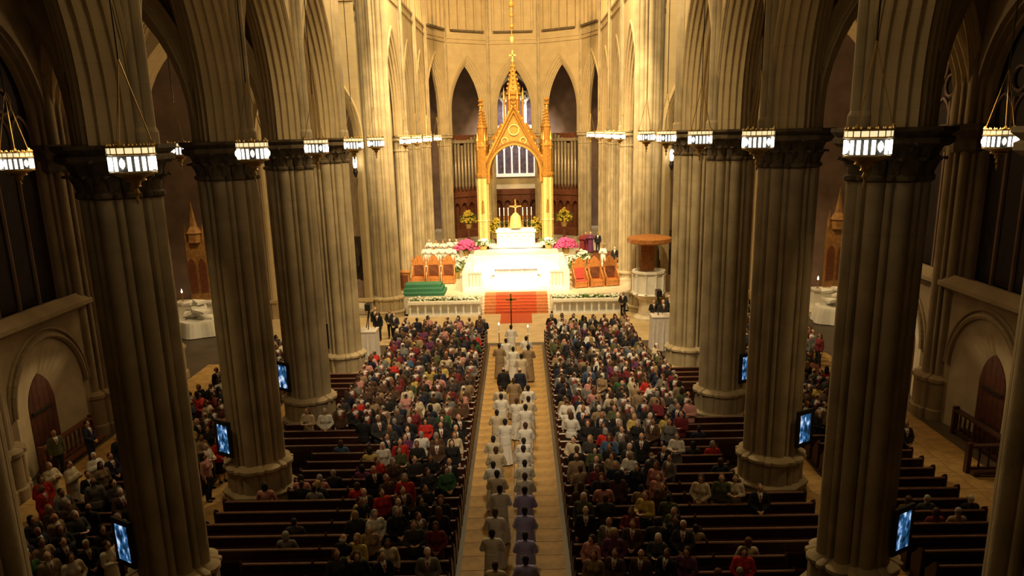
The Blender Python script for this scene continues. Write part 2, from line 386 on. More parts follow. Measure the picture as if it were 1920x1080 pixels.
for k in range(5):
    F, half, a = bay(wa, apts[k], apts[k+1], .36, 1.0, 29, 5.1, 13.4, .52, face=-1)
    # string courses, sill slot and panels of the triforium
    m = MB()
    for z, d, hh in ((19.75, .62, .14), (20.1, .58, .10)):
        m.loft([[F(t, u, z), F(t, u, z+hh)] + [F(t, .0, z+hh), F(t, .0, z)] for t, u in ((-half, d), (half, d))])
    m.obj('string_course', STONE, wa)
    m = MB(); m.loft([[F(t, .5, 20.75), F(t, .8, 20.75), F(t, .8, 20.93), F(t, .5, 20.93)] for t in (-half+.75, half-.75)]); m.obj('triforium_sill', CAPST, wa)
    for i in range(5):
        t = -half+.75+(2*half-1.5)*i/4
        MB().loft([[F(t-.08, .5, z), F(t+.08, .5, z), F(t+.08, .74, z), F(t-.08, .74, z)] for z in (20.9, 25.2)]).obj('triforium_mullion', STONE, wa)
    for i in range(4):
        t = -half+.75+(2*half-1.5)*(i+.5)/4; m = MB()
        F2 = Frame(F.o+F.t*t, F.t, F.u); archivolt(m, F2, (half-.75)/4-.08, .8, 24.0, 23.9, .3, .1, 5, [(3.4, 0), (4.6, 0), (4.6, 1), (3.4, 1)]); m.obj('triforium_arch', STONE, wa)
    A, B = apts[k], apts[k+1]
for (x, y) in apts[1:5]:
    ang = math.atan2(73-y, -x); wall_shaft(wa, x+.35*math.cos(ang), y+.35*math.sin(ang), ang, 11.42, 29, .9)

# ------------------------------------------------------------------ outer walls, transepts, ambulatory, ceilings
BAYC = [(YP[k]+YP[k+1])/2 for k in range(5)]
wo = {s: holder('wall_outer_left' if s < 0 else 'wall_outer_right', f'{SIDE[s]} outer aisle wall with arched niches below tall windows') for s in (-1, 1)}
wn = 0
for s in (-1, 1):
    for k in range(1, 5):
        yc = BAYC[k]; F = Frame((s*16.9, yc, 0), (0, 1, 0), (s, 0, 0)); half = BAY/2; visible = k >= 2
        # niche zone z 0..5.4 with segmental arch hole, window zone above
        m = MB(); arch_wall(m, F, 2.15, 2.2, 2.45, half, 5.45, .1, z0=0, us=(0,)); m.obj('niche_wall', WALLST, wo[s])
        m = MB(); a1 = arch_pts(2.15, 2.2, 0, 8); a2 = arch_pts(.82, 1.25, 0, 8)
        r1 = [F(-2.15, 0, 0)]+[F(t, 0, 2.45+z) for t, z in a1]+[F(2.15, 0, 0)]
        r2 = [F(-.82, .42, 0)]+[F(t, .42, 2.15+z) for t, z in a2]+[F(.82, .42, 0)]
        m.loft([r1, r2], cap=False, close=False); m.obj('niche_splay', PLAST, wo[s])
        m = MB(); hood(m, F, 2.15, 2.2, 2.45, -.05, .11, .12); hood(m, F, 2.15, 2.2, 2.45, -.03, .06, .38); m.obj('niche_hood', WALLST, wo[s])
        m = MB(); m.loft([[F(-half, u, z) for u, z in ((0, 5.2), (-.35, 5.4), (-.35, 5.55), (0, 5.85))], [F(half, u, z) for u, z in ((0, 5.2), (-.35, 5.4), (-.35, 5.55), (0, 5.85))]]); m.obj('string_course', WALLST, wo[s])
        m = MB(); arch_wall(m, F, 2.7, 3.7, 12.0, half, 19, .1, z0=5.45, us=(0,)); m.box(*(sorted((s*16.9, s*(16.9+.6)))), yc-2.7, yc+2.7, 5.4, 5.7); m.obj('window_wall', WALLST, wo[s])
        m = MB(); archivolt(m, F, 2.7, 3.7, 12.0, 5.7, 1.2, .30, 10, [(0.0, 0), (.3, .1), (.3, .35), (.7, .4), (.7, .8), (1, 1)]); m.obj('window_reveal', WALLST, wo[s])
        # door
        if visible:
            wn += 1
            d = holder(f'door_{wn}', f'red-brown pointed wooden door in the niche of the {SIDE[s]} aisle wall, {"nearer" if k==2 else "farther"} bay' if k < 4 else None)
            for j in range(5):
                t0 = -.82+.328*j; zt = lambda t: 2.15+np.interp(t, [p[0] for p in a2], [p[1] for p in a2])
                MB().poly([F(t0+.01, .40, .02), F(t0+.318, .40, .02), F(t0+.318, .40, zt(t0+.318)), F(t0+.164, .40, zt(t0+.164)), F(t0+.01, .40, zt(t0+.01))], Vector((s*.08, 0, 0))).obj('plank', DOORW, d)
            for z in (.7, 2.0): MB().loft([[F(t, u, zz_) for u, zz_ in ((.34, z), (.40, z), (.40, z+.1), (.34, z+.1))] for t in (-.7, .5)]).obj('strap_hinge', BLACKM, d)
        # window
            wd = holder(f'window_{wn}', f'tall black night-dark stained glass window with stone tracery, {SIDE[s]} aisle')
            for j in range(4):
                c = -2.4+.6+1.2*j
                m = MB(); A = arch_pts(.54, .8, 0, 6); ptsA = [F(c-.54, .62, 5.75)]+[F(c+t, .62, 11.6+z) for t, z in A]+[F(c+.54, .62, 5.75)]
                m.poly(ptsA, Vector((s*.03, 0, 0))); m.obj('pane', GLASSD, wd)
                m = MB(); hood(m, Frame(F(c, 0, 0), F.t, F.u), .54, .8, 11.6, .6, .06, .03, 6); m.obj('tracery_arch', AMBUL, wd)
            for j in range(5):
                c = -2.4+1.2*j; m = MB().tube(F(c, .6, 5.7), F(c, .6, 12.3), .085, n=6); m.obj('mullion', AMBUL, wd)
            A = arch_pts(2.4, 3.4, 0, 8); m = MB(); m.poly([F(-2.4, .66, 11.5)]+[F(t, .66, 12.1+z) for t, z in A]+[F(2.4, .66, 11.5)], Vector((s*.03, 0, 0))); m.obj('tracery_pane', GLASSD, wd)
            for c, zc, r in ((0, 13.7, .75), (-1.05, 12.9, .42), (1.05, 12.9, .42)):
                m = MB(); PP = [F(c+r*math.cos(2*PI*i/14), .6, zc+r*math.sin(2*PI*i/14)) for i in range(15)]
                for p, q in zip(PP, PP[1:]): m.tube(p, q, .06, n=5)
                m.obj('tracery_ring', AMBUL, wd)
    for k in range(2, 6):   # responds
        m = MB(); R = ring([r*1.05 for r in L0], 0); B = ring([r*1.1 for r in LB], 0)
        c = [(p[0]+s*XO, p[1]+YP[k]) for p in R]; b = [(p[0]+s*XO, p[1]+YP[k]) for p in B]
        m.loft([[(x, y, z) for x, y in c] for z in (1.6, 19)]); m.obj('respond_shaft', WALLST, wo[s])
        m = MB(); b2 = [((p[0]-s*XO)*1.08+s*XO, (p[1]-YP[k])*1.08+YP[k]) for p in b]
        m.loft([[(x, y, z) for x, y in q] for q, z in ((b2, 0), (b2, .4), (b, .45), (b, 1.5), (b2, 1.55), (b2, 1.68), (c, 1.8))]); m.obj('respond_base', WALLST, wo[s])
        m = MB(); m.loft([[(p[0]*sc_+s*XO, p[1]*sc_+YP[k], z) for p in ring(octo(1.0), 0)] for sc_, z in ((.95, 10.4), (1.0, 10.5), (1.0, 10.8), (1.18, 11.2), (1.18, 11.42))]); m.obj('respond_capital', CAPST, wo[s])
        F = Frame((s*(XP+XO)/2, YP[k], 0), (s, 0, 0), (0, 1, 0)); m = MB(); archivolt(m, F, (XO-XP)/2-.5, 4.8, 12.0, ZA, 1.1, .4); m.obj('transverse_arch', STONE, wo[s])
        m = MB(); arch_wall(m, F, (XO-XP)/2-.5, 4.8, 12.0, (XO-XP)/2, 18, 1.1); m.obj('transverse_wall', WALLST, wo[s])
        if k < 5:   # diagonal ribs
            for d in (-1, 1):
                A = Vector((s*XP, YP[k] if d > 0 else YP[k+1], 0)); B = Vector((s*XO, YP[k+1] if d > 0 else YP[k], 0)); hlf = (B-A).length/2
                F = Frame((A+B)/2, (B-A).normalized(), Vector((0, 0, 1)).cross((B-A).normalized())); m = MB(); archivolt(m, F, hlf-.4, 5.4, 12.0, ZA, .5, .35); m.obj('vault_rib', STONE, wo[s])
    # aisle ceiling
    m = MB()
    for k in range(1, 5):
        for (xa, xb) in ((XP, (XP+XO)/2), ((XP+XO)/2, XO)):
            pass
        yc = BAYC[k]; xm = (XP+XO)/2
        n = 8; rows = []
        for i in range(n+1):
            u = -1+2*i/n; row = []
            for j in range(n+1):
                v = -1+2*j/n; q = max(abs(u), abs(v)); zz_ = 12.0+5.7*math.sqrt(max(0, 1-(min(abs(u), abs(v)) if False else max(min(abs(u), abs(v)), 0))**2))
                row.append((s*(xm+u*(XO-XP)/2), yc+v*BAY/2, zz_))
            rows.append(row)
        m.loft(rows, cap=False, close=False)
    struct(m.obj('ceiling_aisle_left' if s < 0 else 'ceiling_aisle_right', WALLST), f'groined vault over the {SIDE[s]} aisle')
    # transept
    wt = holder('wall_transept_left' if s < 0 else 'wall_transept_right', f'{SIDE[s]} transept walls with an arch into the choir aisle')
    F = Frame((s*12.55, YC, 0), (s, 0, 0), (0, -1, 0)); m = MB(); arch_wall(m, F, 3.15, 5.0, 11.3, 3.3, 27, 1.2, z0=0); m.obj('east_wall_plate', STONE, wt)
    m = MB(); archivolt(m, F, 3.15, 5.0, 11.3, 0, 1.2, .45); m.obj('arch_moulding', STONE, wt); m = MB(); hood(m, F, 3.15, 5.0, 11.3, .62, .1, .14); m.obj('hood_mould', STONE, wt)
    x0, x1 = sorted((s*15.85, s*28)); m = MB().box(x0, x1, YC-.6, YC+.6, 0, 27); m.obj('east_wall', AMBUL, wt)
    x0, x1 = sorted((s*9.2, s*28)); m = MB(); m.box(x0, x1, YC-.75, YC-.5, 19.2, 19.5); m.box(x0, x1, YC-.7, YC-.5, 1.1, 1.3); m.obj('string_course', STONE, wt)
    x0, x1 = sorted((s*27.5, s*28)); m = MB().box(x0, x1, 37, 52, 0, 27); m.obj('end_wall', WALLST, wt)
    x0, x1 = sorted((s*XO, s*28)); m = MB().box(x0, x1, 37.2, 38.1, 0, 27); m.obj('west_wall', WALLST, wt)
    x0, x1 = sorted((s*9.0, s*XO)); m = MB().box(x0, x1, 37.2, 38.1, 17.5, 27); m.obj('west_wall_above_aisle', WALLST, wt)
    x0, x1 = sorted((s*16, s*16.5)); m = MB().box(x0, x1, 51.9, 93, 0, 19); struct(m.obj('wall_choir_aisle_left' if s < 0 else 'wall_choir_aisle_right', WALLST))
    x0, x1 = sorted((s*9.0, s*16.5)); m = MB().box(x0, x1, 51.9, 93, 18.2, 18.5); struct(m.obj('ceiling_choir_aisle_left' if s < 0 else 'ceiling_choir_aisle_right', WALLST))
    x0, x1 = sorted((s*8.4, s*28)); m = MB().box(x0, x1, 37, 52, 27, 27.4); struct(m.obj('ceiling_transept_left' if s < 0 else 'ceiling_transept_right', WALLST))
# ambulatory wall with opening to the Lady chapel
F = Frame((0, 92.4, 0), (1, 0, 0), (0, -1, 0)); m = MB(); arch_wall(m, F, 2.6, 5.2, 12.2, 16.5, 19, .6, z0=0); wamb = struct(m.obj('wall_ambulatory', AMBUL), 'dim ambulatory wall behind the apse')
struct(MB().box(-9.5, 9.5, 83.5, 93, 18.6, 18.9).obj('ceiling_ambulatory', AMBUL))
struct(MB().box(-28, 28, -7.4, -7, 0, 34).obj('wall_back', WALLST))
# nave vault
m = MB(); A = arch_pts(8.7, 8.5, 0, 10); m.loft([[(t, y, 24.4+z) for t, z in A] for y in (-7, 38, 51.4, 75, 84)], cap=False, close=False)
struct(m.obj('ceiling', WALLST), 'pointed stone vault high over the nave')
m = MB()
for s in (-1, 1): m.box(*sorted((s*8.4, s*9.2)), 37, 52, 27, 34)
struct(m.obj('wall_crossing_upper', WALLST))

# ------------------------------------------------------------------ Lady chapel window (seen through the central apse arch)
def lancet_window(name, label, cx, yw, z0, zs, a, h, n, stone, glass, mull=.08, rings=()):
    wd = holder(name, label); F = Frame((cx, yw, 0), (1, 0, 0), (0, -1, 0)); wdt = 2*a/n
    for j in range(n):
        c = -a+wdt*(j+.5); lim = arch_pts(a, h, 0, 10); zt = np.interp(c, [p[0] for p in lim], [p[1] for p in lim])
        A = arch_pts(wdt/2-.05, wdt*.7, 0, 5); zl = zs+min(zt*.25, 1.0)-.3
        MB().poly([F(c-wdt/2+.05, 0, z0)]+[F(c+t, 0, zl+z) for t, z in A]+[F(c+wdt/2-.05, 0, z0)], Vector((0, .03, 0))).obj('pane', glass, wd)
        m = MB(); hood(m, Frame((cx+c, yw, 0), (1, 0, 0), (0, -1, 0)), wdt/2-.05, wdt*.7, zl, .06, mull*.7, 0, 5); m.obj('tracery_arch', stone, wd)
    for j in range(n+1):
        c = -a+wdt*j; MB().box(cx+c-mull, cx+c+mull, yw-.14, yw+.04, z0, zs+.2).obj('mullion', stone, wd)
    m = MB(); hood(m, F, a, h, zs, .08, mull*1.6, .05, 10); m.obj('window_frame', stone, wd)
    for c, z, r in rings:
        m = MB(); PP = [F(c+r*math.cos(2*PI*i/14), .08, z+r*math.sin(2*PI*i/14)) for i in range(15)]
        for p, q in zip(PP, PP[1:]): m.tube(p, q, mull*.9, n=5)
        for i in range(4):
            m.tube(F(c, .08, z), F(c+r*math.cos(PI/4+PI/2*i), .08, z+r*math.sin(PI/4+PI/2*i)), mull*.6, n=5)
        m.obj('tracery_ring', stone, wd)
    A = arch_pts(a, h, 0, 10); MB().poly([F(-a, -.06, zs-.5)]+[F(t, -.06, zs+z) for t, z in A]+[F(a, -.06, zs-.5)], Vector((0, .03, 0))).obj('tracery_pane', glass, wd)
    MB().box(cx-a-.2, cx+a+.2, yw-.3, yw+.1, z0-.35, z0).obj('window_sill', stone, wd)
    return wd
lancet_window('window_20', 'white traceried lancet window seen above the baldachin, behind the central apse arch', 0, 92.3, 12.2, 14.2, 2.3, 3.4, 4, WHITEM, GLASSP, .17, ((0, 16.2, .6), (-1.1, 15.3, .5), (1.1, 15.3, .5)))
lancet_window('window_21', 'row of violet lancets with pale mullions framed by the baldachin arch', 0, 91.6, 7.0, 9.4, 2.1, 2.2, 5, WHITEM, GLASSP, .09)
wl_ = MB().box(-2.6, 2.6, 91.7, 92.2, .9, 6.7).obj('wall_lady_chapel_parapet', STONE); struct(wl_)

# ------------------------------------------------------------------ organ cases / screens in the apse openings
def organ_case(x, y, rz, wdt, label):
    t = thing('organ_case', label, 'organ', (x, y, .9), rz, 'organ cases behind the apse arches'); h = wdt/2
    MB().box(-h, h, 0, .35, 0, .9).obj('plinth', WOODR, t)
    for i in range(6):
        xx = -h+wdt*i/5; MB().box(xx-.07, xx+.07, -.06, .3, .9, 4.2).obj('post', WOODR, t)
    for i in range(5):
        c = -h+wdt*(i+.5)/5; m = MB(); archivolt(m, Frame((c, .1, 0), (1, 0, 0), (0, -1, 0)), wdt/10-.06, .5, 3.2, 3.2, .2, .08, 5, [(-1, 0), (1, 0), (1, 1), (-1, 1)])
        arch_wall(m, Frame((c, .1, 0), (1, 0, 0), (0, -1, 0)), wdt/10-.06, .5, 3.2, wdt/10, 4.2, .16); m.obj('screen_arch', WOODR, t)
    MB().box(-h-.05, h+.05, -.12, .4, 4.2, 4.75).obj('cornice', WOODR, t)
    m = MB()
    for i in range(9): m.add([], []) ; m.lathe((-h+wdt*(i+.5)/9, -.05, 4.75), [(.10, 0), (.05, .3), (.0, .62)], 6)
    o = m.obj('cresting', WOODR, t); o['kind'] = 'stuff'
    MB().box(-h, h, .45, .55, 0, 10.4).obj('back_panel', WOODR, t)
    pm = None
    for i in range(11):
        hgt = 4.6+1.0*abs(math.cos(i*PI/10))
        pm = MB().lathe((0, 0, 0), [(.03, 0), (.13, .5), (.145, .55), (.145, hgt), (.14, hgt)], 10).mesh('pipe', PIPE, True)
        link('pipe', pm, t, (-h+.2+(wdt-.4)*i/10, .2, 4.78))
    MB().box(-h, h, .0, .42, 9.6, 9.9).obj('pipe_band', PIPE, t)
    return t
organ_case(-5.35, 83.9, .62, 4.4, 'organ case with grey-gold pipes over dark wooden screen, left of the baldachin')
organ_case(5.35, 83.9, -.62, 4.4, 'organ case with grey-gold pipes over dark wooden screen, right of the baldachin')
organ_case(0, 86.2, 0, 4.6, 'low dark carved wooden screen seen through the baldachin behind the high altar')
ocs = [o for o in COL.objects if o.name.startswith('organ_case')]
for o in list(ocs[-1].children):
    if o.name.split('.')[0] == 'back_panel': o.scale.z = .42
    if o.name.split('.')[0] in ('pipe', 'pipe_band', 'cresting'): bpy.data.objects.remove(o)
ocs[-1]['category'] = 'screen'; ocs[-1].name = 'wooden_screen'; del ocs[-1]['group']

# ------------------------------------------------------------------ platform, altars, carpet
pt = thing('altar_platform', 'wide white marble platform stepped up under the front altar', 'platform', (0, 53.8, .9))
for k in range(4): MB().box(-3.55+.05*k, 3.55-.05*k, .32*k, 12.2, .15*k, .15*(k+1)).obj('step', WHITEM, pt)
for k in range(6): MB().box(-3.3, 3.3, 4.6+.5*k, 12.2, .6+.15*k, .75+.15*k).obj('step', WHITEM, pt)   # rise before the high altar
for s in (-1, 1):   # marble parapets along both sides
    x0, x1 = sorted((s*3.32, s*3.6)); MB().box(x0, x1, .35, 8.2, .0, 1.3).obj('parapet', WHITEM, pt); MB().box(x0-.05, x1+.05, .3, 8.3, 1.3, 1.42).obj('coping', WHITEM, pt)
    for i in range(7): MB().box(x0-.07, x1+.07, .28+1.28*i, .56+1.28*i, 0, 1.46).obj('post', WHITEM, pt)
    x0, x1 = sorted((s*2.35, s*3.32)); MB().box(x0, x1, .55, .75, .3, 1.25).obj('front_parapet', WHITEM, pt); MB().box(x0, x1, .5, .8, 1.25, 1.36).obj('front_coping', WHITEM, pt)
    for i in range(4): MB().lathe((s*(2.5+.24*i), .52, .45), [(.06, 0), (.04, .1), (.05, .4), (.04, .6), (.07, .78)], 7).obj('baluster', SANCT, pt)
al = thing('front_altar', 'broad white front altar blazing under the spotlights, on the marble platform', 'altar', (0, 55.6, 1.5))
MB().box(-1.65, 1.65, 0, 1.1, 0, .12).obj('base', WHITEM, al); MB().box(-1.5, 1.5, .1, 1.0, .12, .92).obj('body', WHITEM, al)
for i in range(4):
    x = -1.35+.9*i; MB().lathe((x, .08, .12), [(.07, 0), (.05, .06), (.05, .7), (.08, .8)], 8).obj('colonnette', WHITEM, al)
MB().box(-1.75, 1.75, -.05, 1.15, .92, 1.04).obj('top_slab', WHITEM, al)
o = MB().box(-1.78, 1.78, -.08, 1.18, 1.042, 1.06); o.box(-1.78, -1.755, -.08, 1.18, .5, 1.05); o.box(1.755, 1.78, -.08, 1.18, .5, 1.05); o.box(-1.78, 1.78, -.085, -.06, .72, 1.05)
tag(o.obj('altar_cloth', LINEN, loc=(0, 55.6, 1.5)), 'white linen cloth draped over the broad front altar', 'cloth')
ha = thing('high_altar', 'white marble high altar with carved front under the golden baldachin', 'altar', (0, 65.2, 2.25))
for k in range(2): MB().box(-2.4+.2*k, 2.4-.2*k, -.9+.3*k, 1.4, .15*k, .15*k+.15).obj('step', WHITEM, ha)
MB().box(-1.55, 1.55, 0, 1.1, .3, 1.35).obj('body', WHITEM, ha); MB().box(-1.65, 1.65, -.08, 1.15, 1.35, 1.48).obj('top_slab', WHITEM, ha)
MB().box(-1.5, 1.5, .8, 1.15, 1.48, 1.62).obj('retable', WHITEM, ha)
for i in range(5):
    c = -1.24+.62*i; m = MB(); archivolt(m, Frame((c, -.02, 0), (1, 0, 0), (0, -1, 0)), .25, .3, .85, .35, .06, .05, 5, [(-1, 0), (1, 0), (1, 1), (-1, 1)]); m.obj('front_arch', SANCT, ha)
cx_ = thing('altar_crucifix', 'tall gilt crucifix standing on the high altar under the baldachin', 'crucifix', (0, 66.15, 3.87))
MB().lathe((0, 0, 0), [(.3, 0), (.3, .08), (.12, .2), (.08, .6), (.14, .7), (.06, .8), (.06, .95)], 12).obj('base', GOLD, cx_)
MB().box(-.06, .06, -.04, .04, .9, 2.3).box(-.5, .5, -.04, .04, 1.68, 1.8).obj('cross', GOLD, cx_)
m = MB(); m.tube((0, -.06, 1.05), (0, -.06, 1.35), .03, .05); m.tube((0, -.06, 1.35), (0, -.06, 1.68), .05, .07); m.ell((0, -.08, 1.80), (.05, .05, .07), 8, 6); m.tube((-.42, -.06, 1.76), (0, -.06, 1.64), .02, .03); m.tube((.42, -.06, 1.76), (0, -.06, 1.64), .02, .03); m.obj('corpus', GOLDL, cx_)
MB().lathe((0, 0, -.0), [(.55, .02), (.5, .4), (.42, .9), (.2, 1.15), (.0, 1.3)], 10).obj('gilt_veil', GOLDL, cx_)
for i, x in enumerate((-1.3, -.95, -.6, .6, .95, 1.3)):
    cs = thing('altar_candlestick', f'tall gilt candlestick with white candle on the high altar, {ORD[i]} counted across from the pink flowers at the green steps', 'candlestick', (x, 66.15, 3.87), 0, 'candlesticks on the high altar')
    cs['label'] = f'tall gilt candlestick on the high altar, {["leftmost","second from left","just left of the crucifix","just right of the crucifix","second from right","rightmost"][i]}'
    MB().lathe((0, 0, 0), [(.13, 0), (.12, .05), (.04, .12), (.03, .5), (.06, .55), (.03, .6), (.03, .95), (.09, 1.0)], 10).obj('stem', GOLD, cs)
    MB().lathe((0, 0, 1.0), [(.03, 0), (.03, .55)], 8).obj('candle', LINEN, cs); MB().lathe((0, 0, 1.55), [(.012, 0), (.022, .04), (.0, .11)], 6).obj('flame', BULB, cs)
cp = thing('red_carpet', 'bright red carpet running up the sanctuary steps to the altar', 'carpet', (0, 0, 0))
m = MB(); m.box(-1.0, 1.0, 48.3, 51.0, .012, .03)
for k in range(6): m.box(-1.35, 1.35, 51.0+.32*k-.02, 51.0+.32*k+.0, .15*k+(.03 if k == 0 else 0), .15*(k+1)+.02); m.box(-1.35, 1.35, 51.0+.32*k-.02, 51.34+.32*k, .15*(k+1), .15*(k+1)+.02)
m.box(-1.35, 1.35, 52.9, 53.8, .9, .925); m.obj('runner', REDC, cp)
for s in (-1, 1):
    m = MB()
    for k in range(6): x0, x1 = sorted((s*1.35, s*2.1)); m.box(x0, x1, 51.0+.32*k-.018, 51.0+.32*k, .15*k, .15*(k+1)+.018); m.box(x0, x1, 51.0+.32*k-.018, 51.34+.32*k, .15*(k+1), .15*(k+1)+.018)
    m.box(*sorted((s*1.35, s*2.1)), 52.9, 53.8, .9, .923); m.obj('side_runner', REDC2, cp)

# ------------------------------------------------------------------ baldachin
bd = thing('baldachin', 'gilt bronze gothic baldachin with gabled arches and crocketed spire over the high altar', 'canopy', (0, 69.6, .9))
BH = 2.66
def crockets(m, p, q, n, r=.09):
    p = Vector(p); q = Vector(q)
    for i in range(n): c = p.lerp(q, (i+.5)/n); m.ell(c, (r, r, r*1.2), 6, 4)
for sx in (-1, 1):
    for sy in (-1, 1):
        x, y = sx*BH, sy*BH
        lg = MB(); prof = [.42, .50, .42, .36]*6
        n = 24; rr = [(.40 if i % 3 else .48) for i in range(n)]
        lg.loft([[(x+rr[i]*k*math.cos(2*PI*i/n), y+rr[i]*k*math.sin(2*PI*i/n), z) for i in range(n)] for k, z in ((1.25, 0), (1.25, .5), (1, .6), (1, 3.4), (1.1, 3.5), (1, 3.6), (1, 7.0))]); lo = lg.obj('leg', GOLDL, bd)
        m = MB(); m.lathe((x, y, 7.0), [(.5, 0), (.58, .15), (.58, .3), (.46, .4), (.46, 2.4), (.55, 2.5), (.44, 2.65), (.30, 2.9), (.30, 3.9), (.36, 4.0), (.2, 4.2), (.0, 5.6)], 8); 
        for i in range(4):
            a = PI/4+PI/2*i; m.lathe((x+.42*math.cos(a), y+.42*math.sin(a), 9.2), [(.10, 0), (.10, .7), (.14, .75), (.0, 1.5)], 6)
        for i in range(5):
            for a in range(4): m.ell((x+(.2-.034*i)*math.cos(a*PI/2), y+(.2-.034*i)*math.sin(a*PI/2), 11.3+.25*i), (.07, .07, .08), 5, 4)
        m.obj('pinnacle', GOLD, bd)
        m = MB(); m.tube((x, y-.1*sy+.52*(-1), 4.2), (x, y-.52, 5.0), .12, .09, 8); m.ell((x, y-.52, 5.15), (.08, .08, .1), 8, 6); m.obj('figure', GOLD, bd)
for k in range(4):
    a = PI/2*k; et = Vector((math.cos(a), math.sin(a), 0)); eu = Vector((math.sin(a), -math.cos(a), 0))
    F = Frame(eu*BH, et, eu); m = MB()
    archivolt(m, F, 2.35, 2.5, 7.4, 6.6, .7, .35, 10, [(-1, 0), (-.6, .5), (-.6, .9), (0, 1), (.6, .9), (.6, .5), (1, 0)]); m.obj('arch', GOLD, bd)
    # gable
    m = MB(); ap = 12.7
    for q in (-1, 1):
        p0 = F(q*2.35, .1, 8.2); p1 = F(0, .1, ap); m.tube(p0, p1, .17, .13, 6); m.tube(F(q*2.2, .16, 8.1), F(0, .16, ap-.5), .08, .08, 6)
        crockets(m, Vector(p0)+Vector((0, 0, .2)), Vector(p1)+Vector((0, 0, .15)), 9, .12)
    m.lathe(F(0, .1, ap-.1), [(.1, 0), (.24, .2), (.1, .35), (.22, .55), (.0, .8)], 8); m.obj('gable', GOLD, bd)
    m = MB(); A = arch_pts(2.35, 2.5, 0, 10); arc = [F(t, 0, 7.4+z) for t, z in A]; 
    top = [F(t, 0, 8.2+(ap-8.2)*(1-abs(t)/2.35)) for t, z in A]
    m.loft([arc, top], cap=False, close=False); m.obj('spandrel', GOLD, bd)
    m = MB()
    for c, z, r in ((0, 10.75, .42), (-.75, 9.9, .26), (.75, 9.9, .26)):
        PP = [F(c+r*math.cos(2*PI*i/12), .08, z+r*math.sin(2*PI*i/12)) for i in range(13)]
        for p, q in zip(PP, PP[1:]): m.tube(p, q, .06, n=5)
    m.obj('gable_tracery', GOLDL, bd)
m = MB()
m.lathe((0, 0, 10.0), [(2.2, 0), (1.7, .5), (1.3, 1.2), (1.2, 1.3)], 8, PI/8); m.obj('roof', GOLD, bd)
m = MB(); m.lathe((0, 0, 11.3), [(.85, 0), (.85, .3), (.62, .4), (.62, 2.2), (.75, 2.3), (.55, 2.5), (.55, 2.6)], 8, PI/8)
for i in range(8):
    a = PI/8+PI/4*i; m.lathe((.85*math.cos(a), .85*math.sin(a), 11.4), [(.09, 0), (.09, 1.7), (.13, 1.8), (.0, 2.8)], 6)
m.obj('lantern_stage', GOLD, bd)
m = MB(); m.lathe((0, 0, 13.9), [(.55, 0), (.4, .5), (.24, 1.3), (.10, 2.1), (.05, 2.4)], 8)
for i in range(6):
    for a in range(4): r = .5-.075*i; m.ell((r*math.cos(a*PI/2), r*math.sin(a*PI/2), 14.1+.35*i), (.09, .09, .11), 6, 4)
m.obj('spire', GOLD, bd)
m = MB(); m.box(-.05, .05, -.04, .04, 16.2, 17.1); m.box(-.28, .28, -.04, .04, 16.65, 16.75); m.ell((0, 0, 16.25), (.12, .12, .12), 8, 6); m.obj('cross', GOLDL, bd)
# gilt hanging chain above
hc = thing('hanging_gilt_chain', 'gilt beaded chain with lamp hanging from the vault above the baldachin', 'lamp', (0, 66, 0))
MB().tube((0, 0, 18.6), (0, 0, 32), .035, n=6).obj('chain', GOLD, hc)
m = MB()
for z, r in ((18.7, .12), (19.4, .16), (20.2, .14), (21.0, .2), (21.8, .16), (22.7, .42), (23.3, .3)): m.ell((0, 0, z), (r, r, r*1.2), 10, 6)
m.obj('gilt_bead', GOLD, hc); m = MB().lathe((0, 0, 18.1), [(.0, 0), (.12, .2), (.16, .5), (.05, .6)], 8); m.obj('lamp_glass', GOLDL, hc)

# ------------------------------------------------------------------ marble rails with flower beds
def blossoms(mb, c, r, n, size=.09):
    for i in range(n):
        a = random.random()*2*PI; q = math.sqrt(random.random()); zz_ = random.random()
        s = size*(.7+.6*random.random())
        mb.ell((c[0]+r[0]*q*math.cos(a), c[1]+r[1]*q*math.sin(a), c[2]+r[2]*(1-q*q)*.8+r[2]*.25*zz_), (s, s, s*.75), 6, 4)
def bouquet(name, label, loc, r, fm, n, size, leafn=60, pot=True, group=None):
    t = thing(name, label, 'flowers', loc, 0, group)
    if pot:
        MB().lathe((0, 0, 0), [(.22, 0), (.3, .35), (.32, .45), (.26, .45)], 12).obj('pot', BRASS, t); z = .5
    else: z = .05
    m = MB()
    for i in range(leafn):
        a = random.random()*2*PI; q = .3+.75*math.sqrt(random.random()); zz_ = z+random.random()*r[2]*.6
        p = Vector((r[0]*q*math.cos(a), r[1]*q*math.sin(a), zz_)); d = Vector((math.cos(a), math.sin(a), .5+.5*random.random()))*.22
        u = Vector((-math.sin(a), math.cos(a), 0))*.06
        m.add([p, p+d*.5+u, p+d, p+d*.5-u, p+d*.5+Vector((0, 0, .03))], [(0, 1, 4), (1, 2, 4), (2, 3, 4), (3, 0, 4)])
    m.tube((0, 0, z-.1), (0, 0, z+r[2]*.5), .05, .1, 6)
    o = m.obj('leaves', LEAF, t); o['kind'] = 'stuff'
    m = MB(); blossoms(m, (0, 0, z), r, n, size); o = m.obj('blossoms', fm, t, True); o['kind'] = 'stuff'
    return t
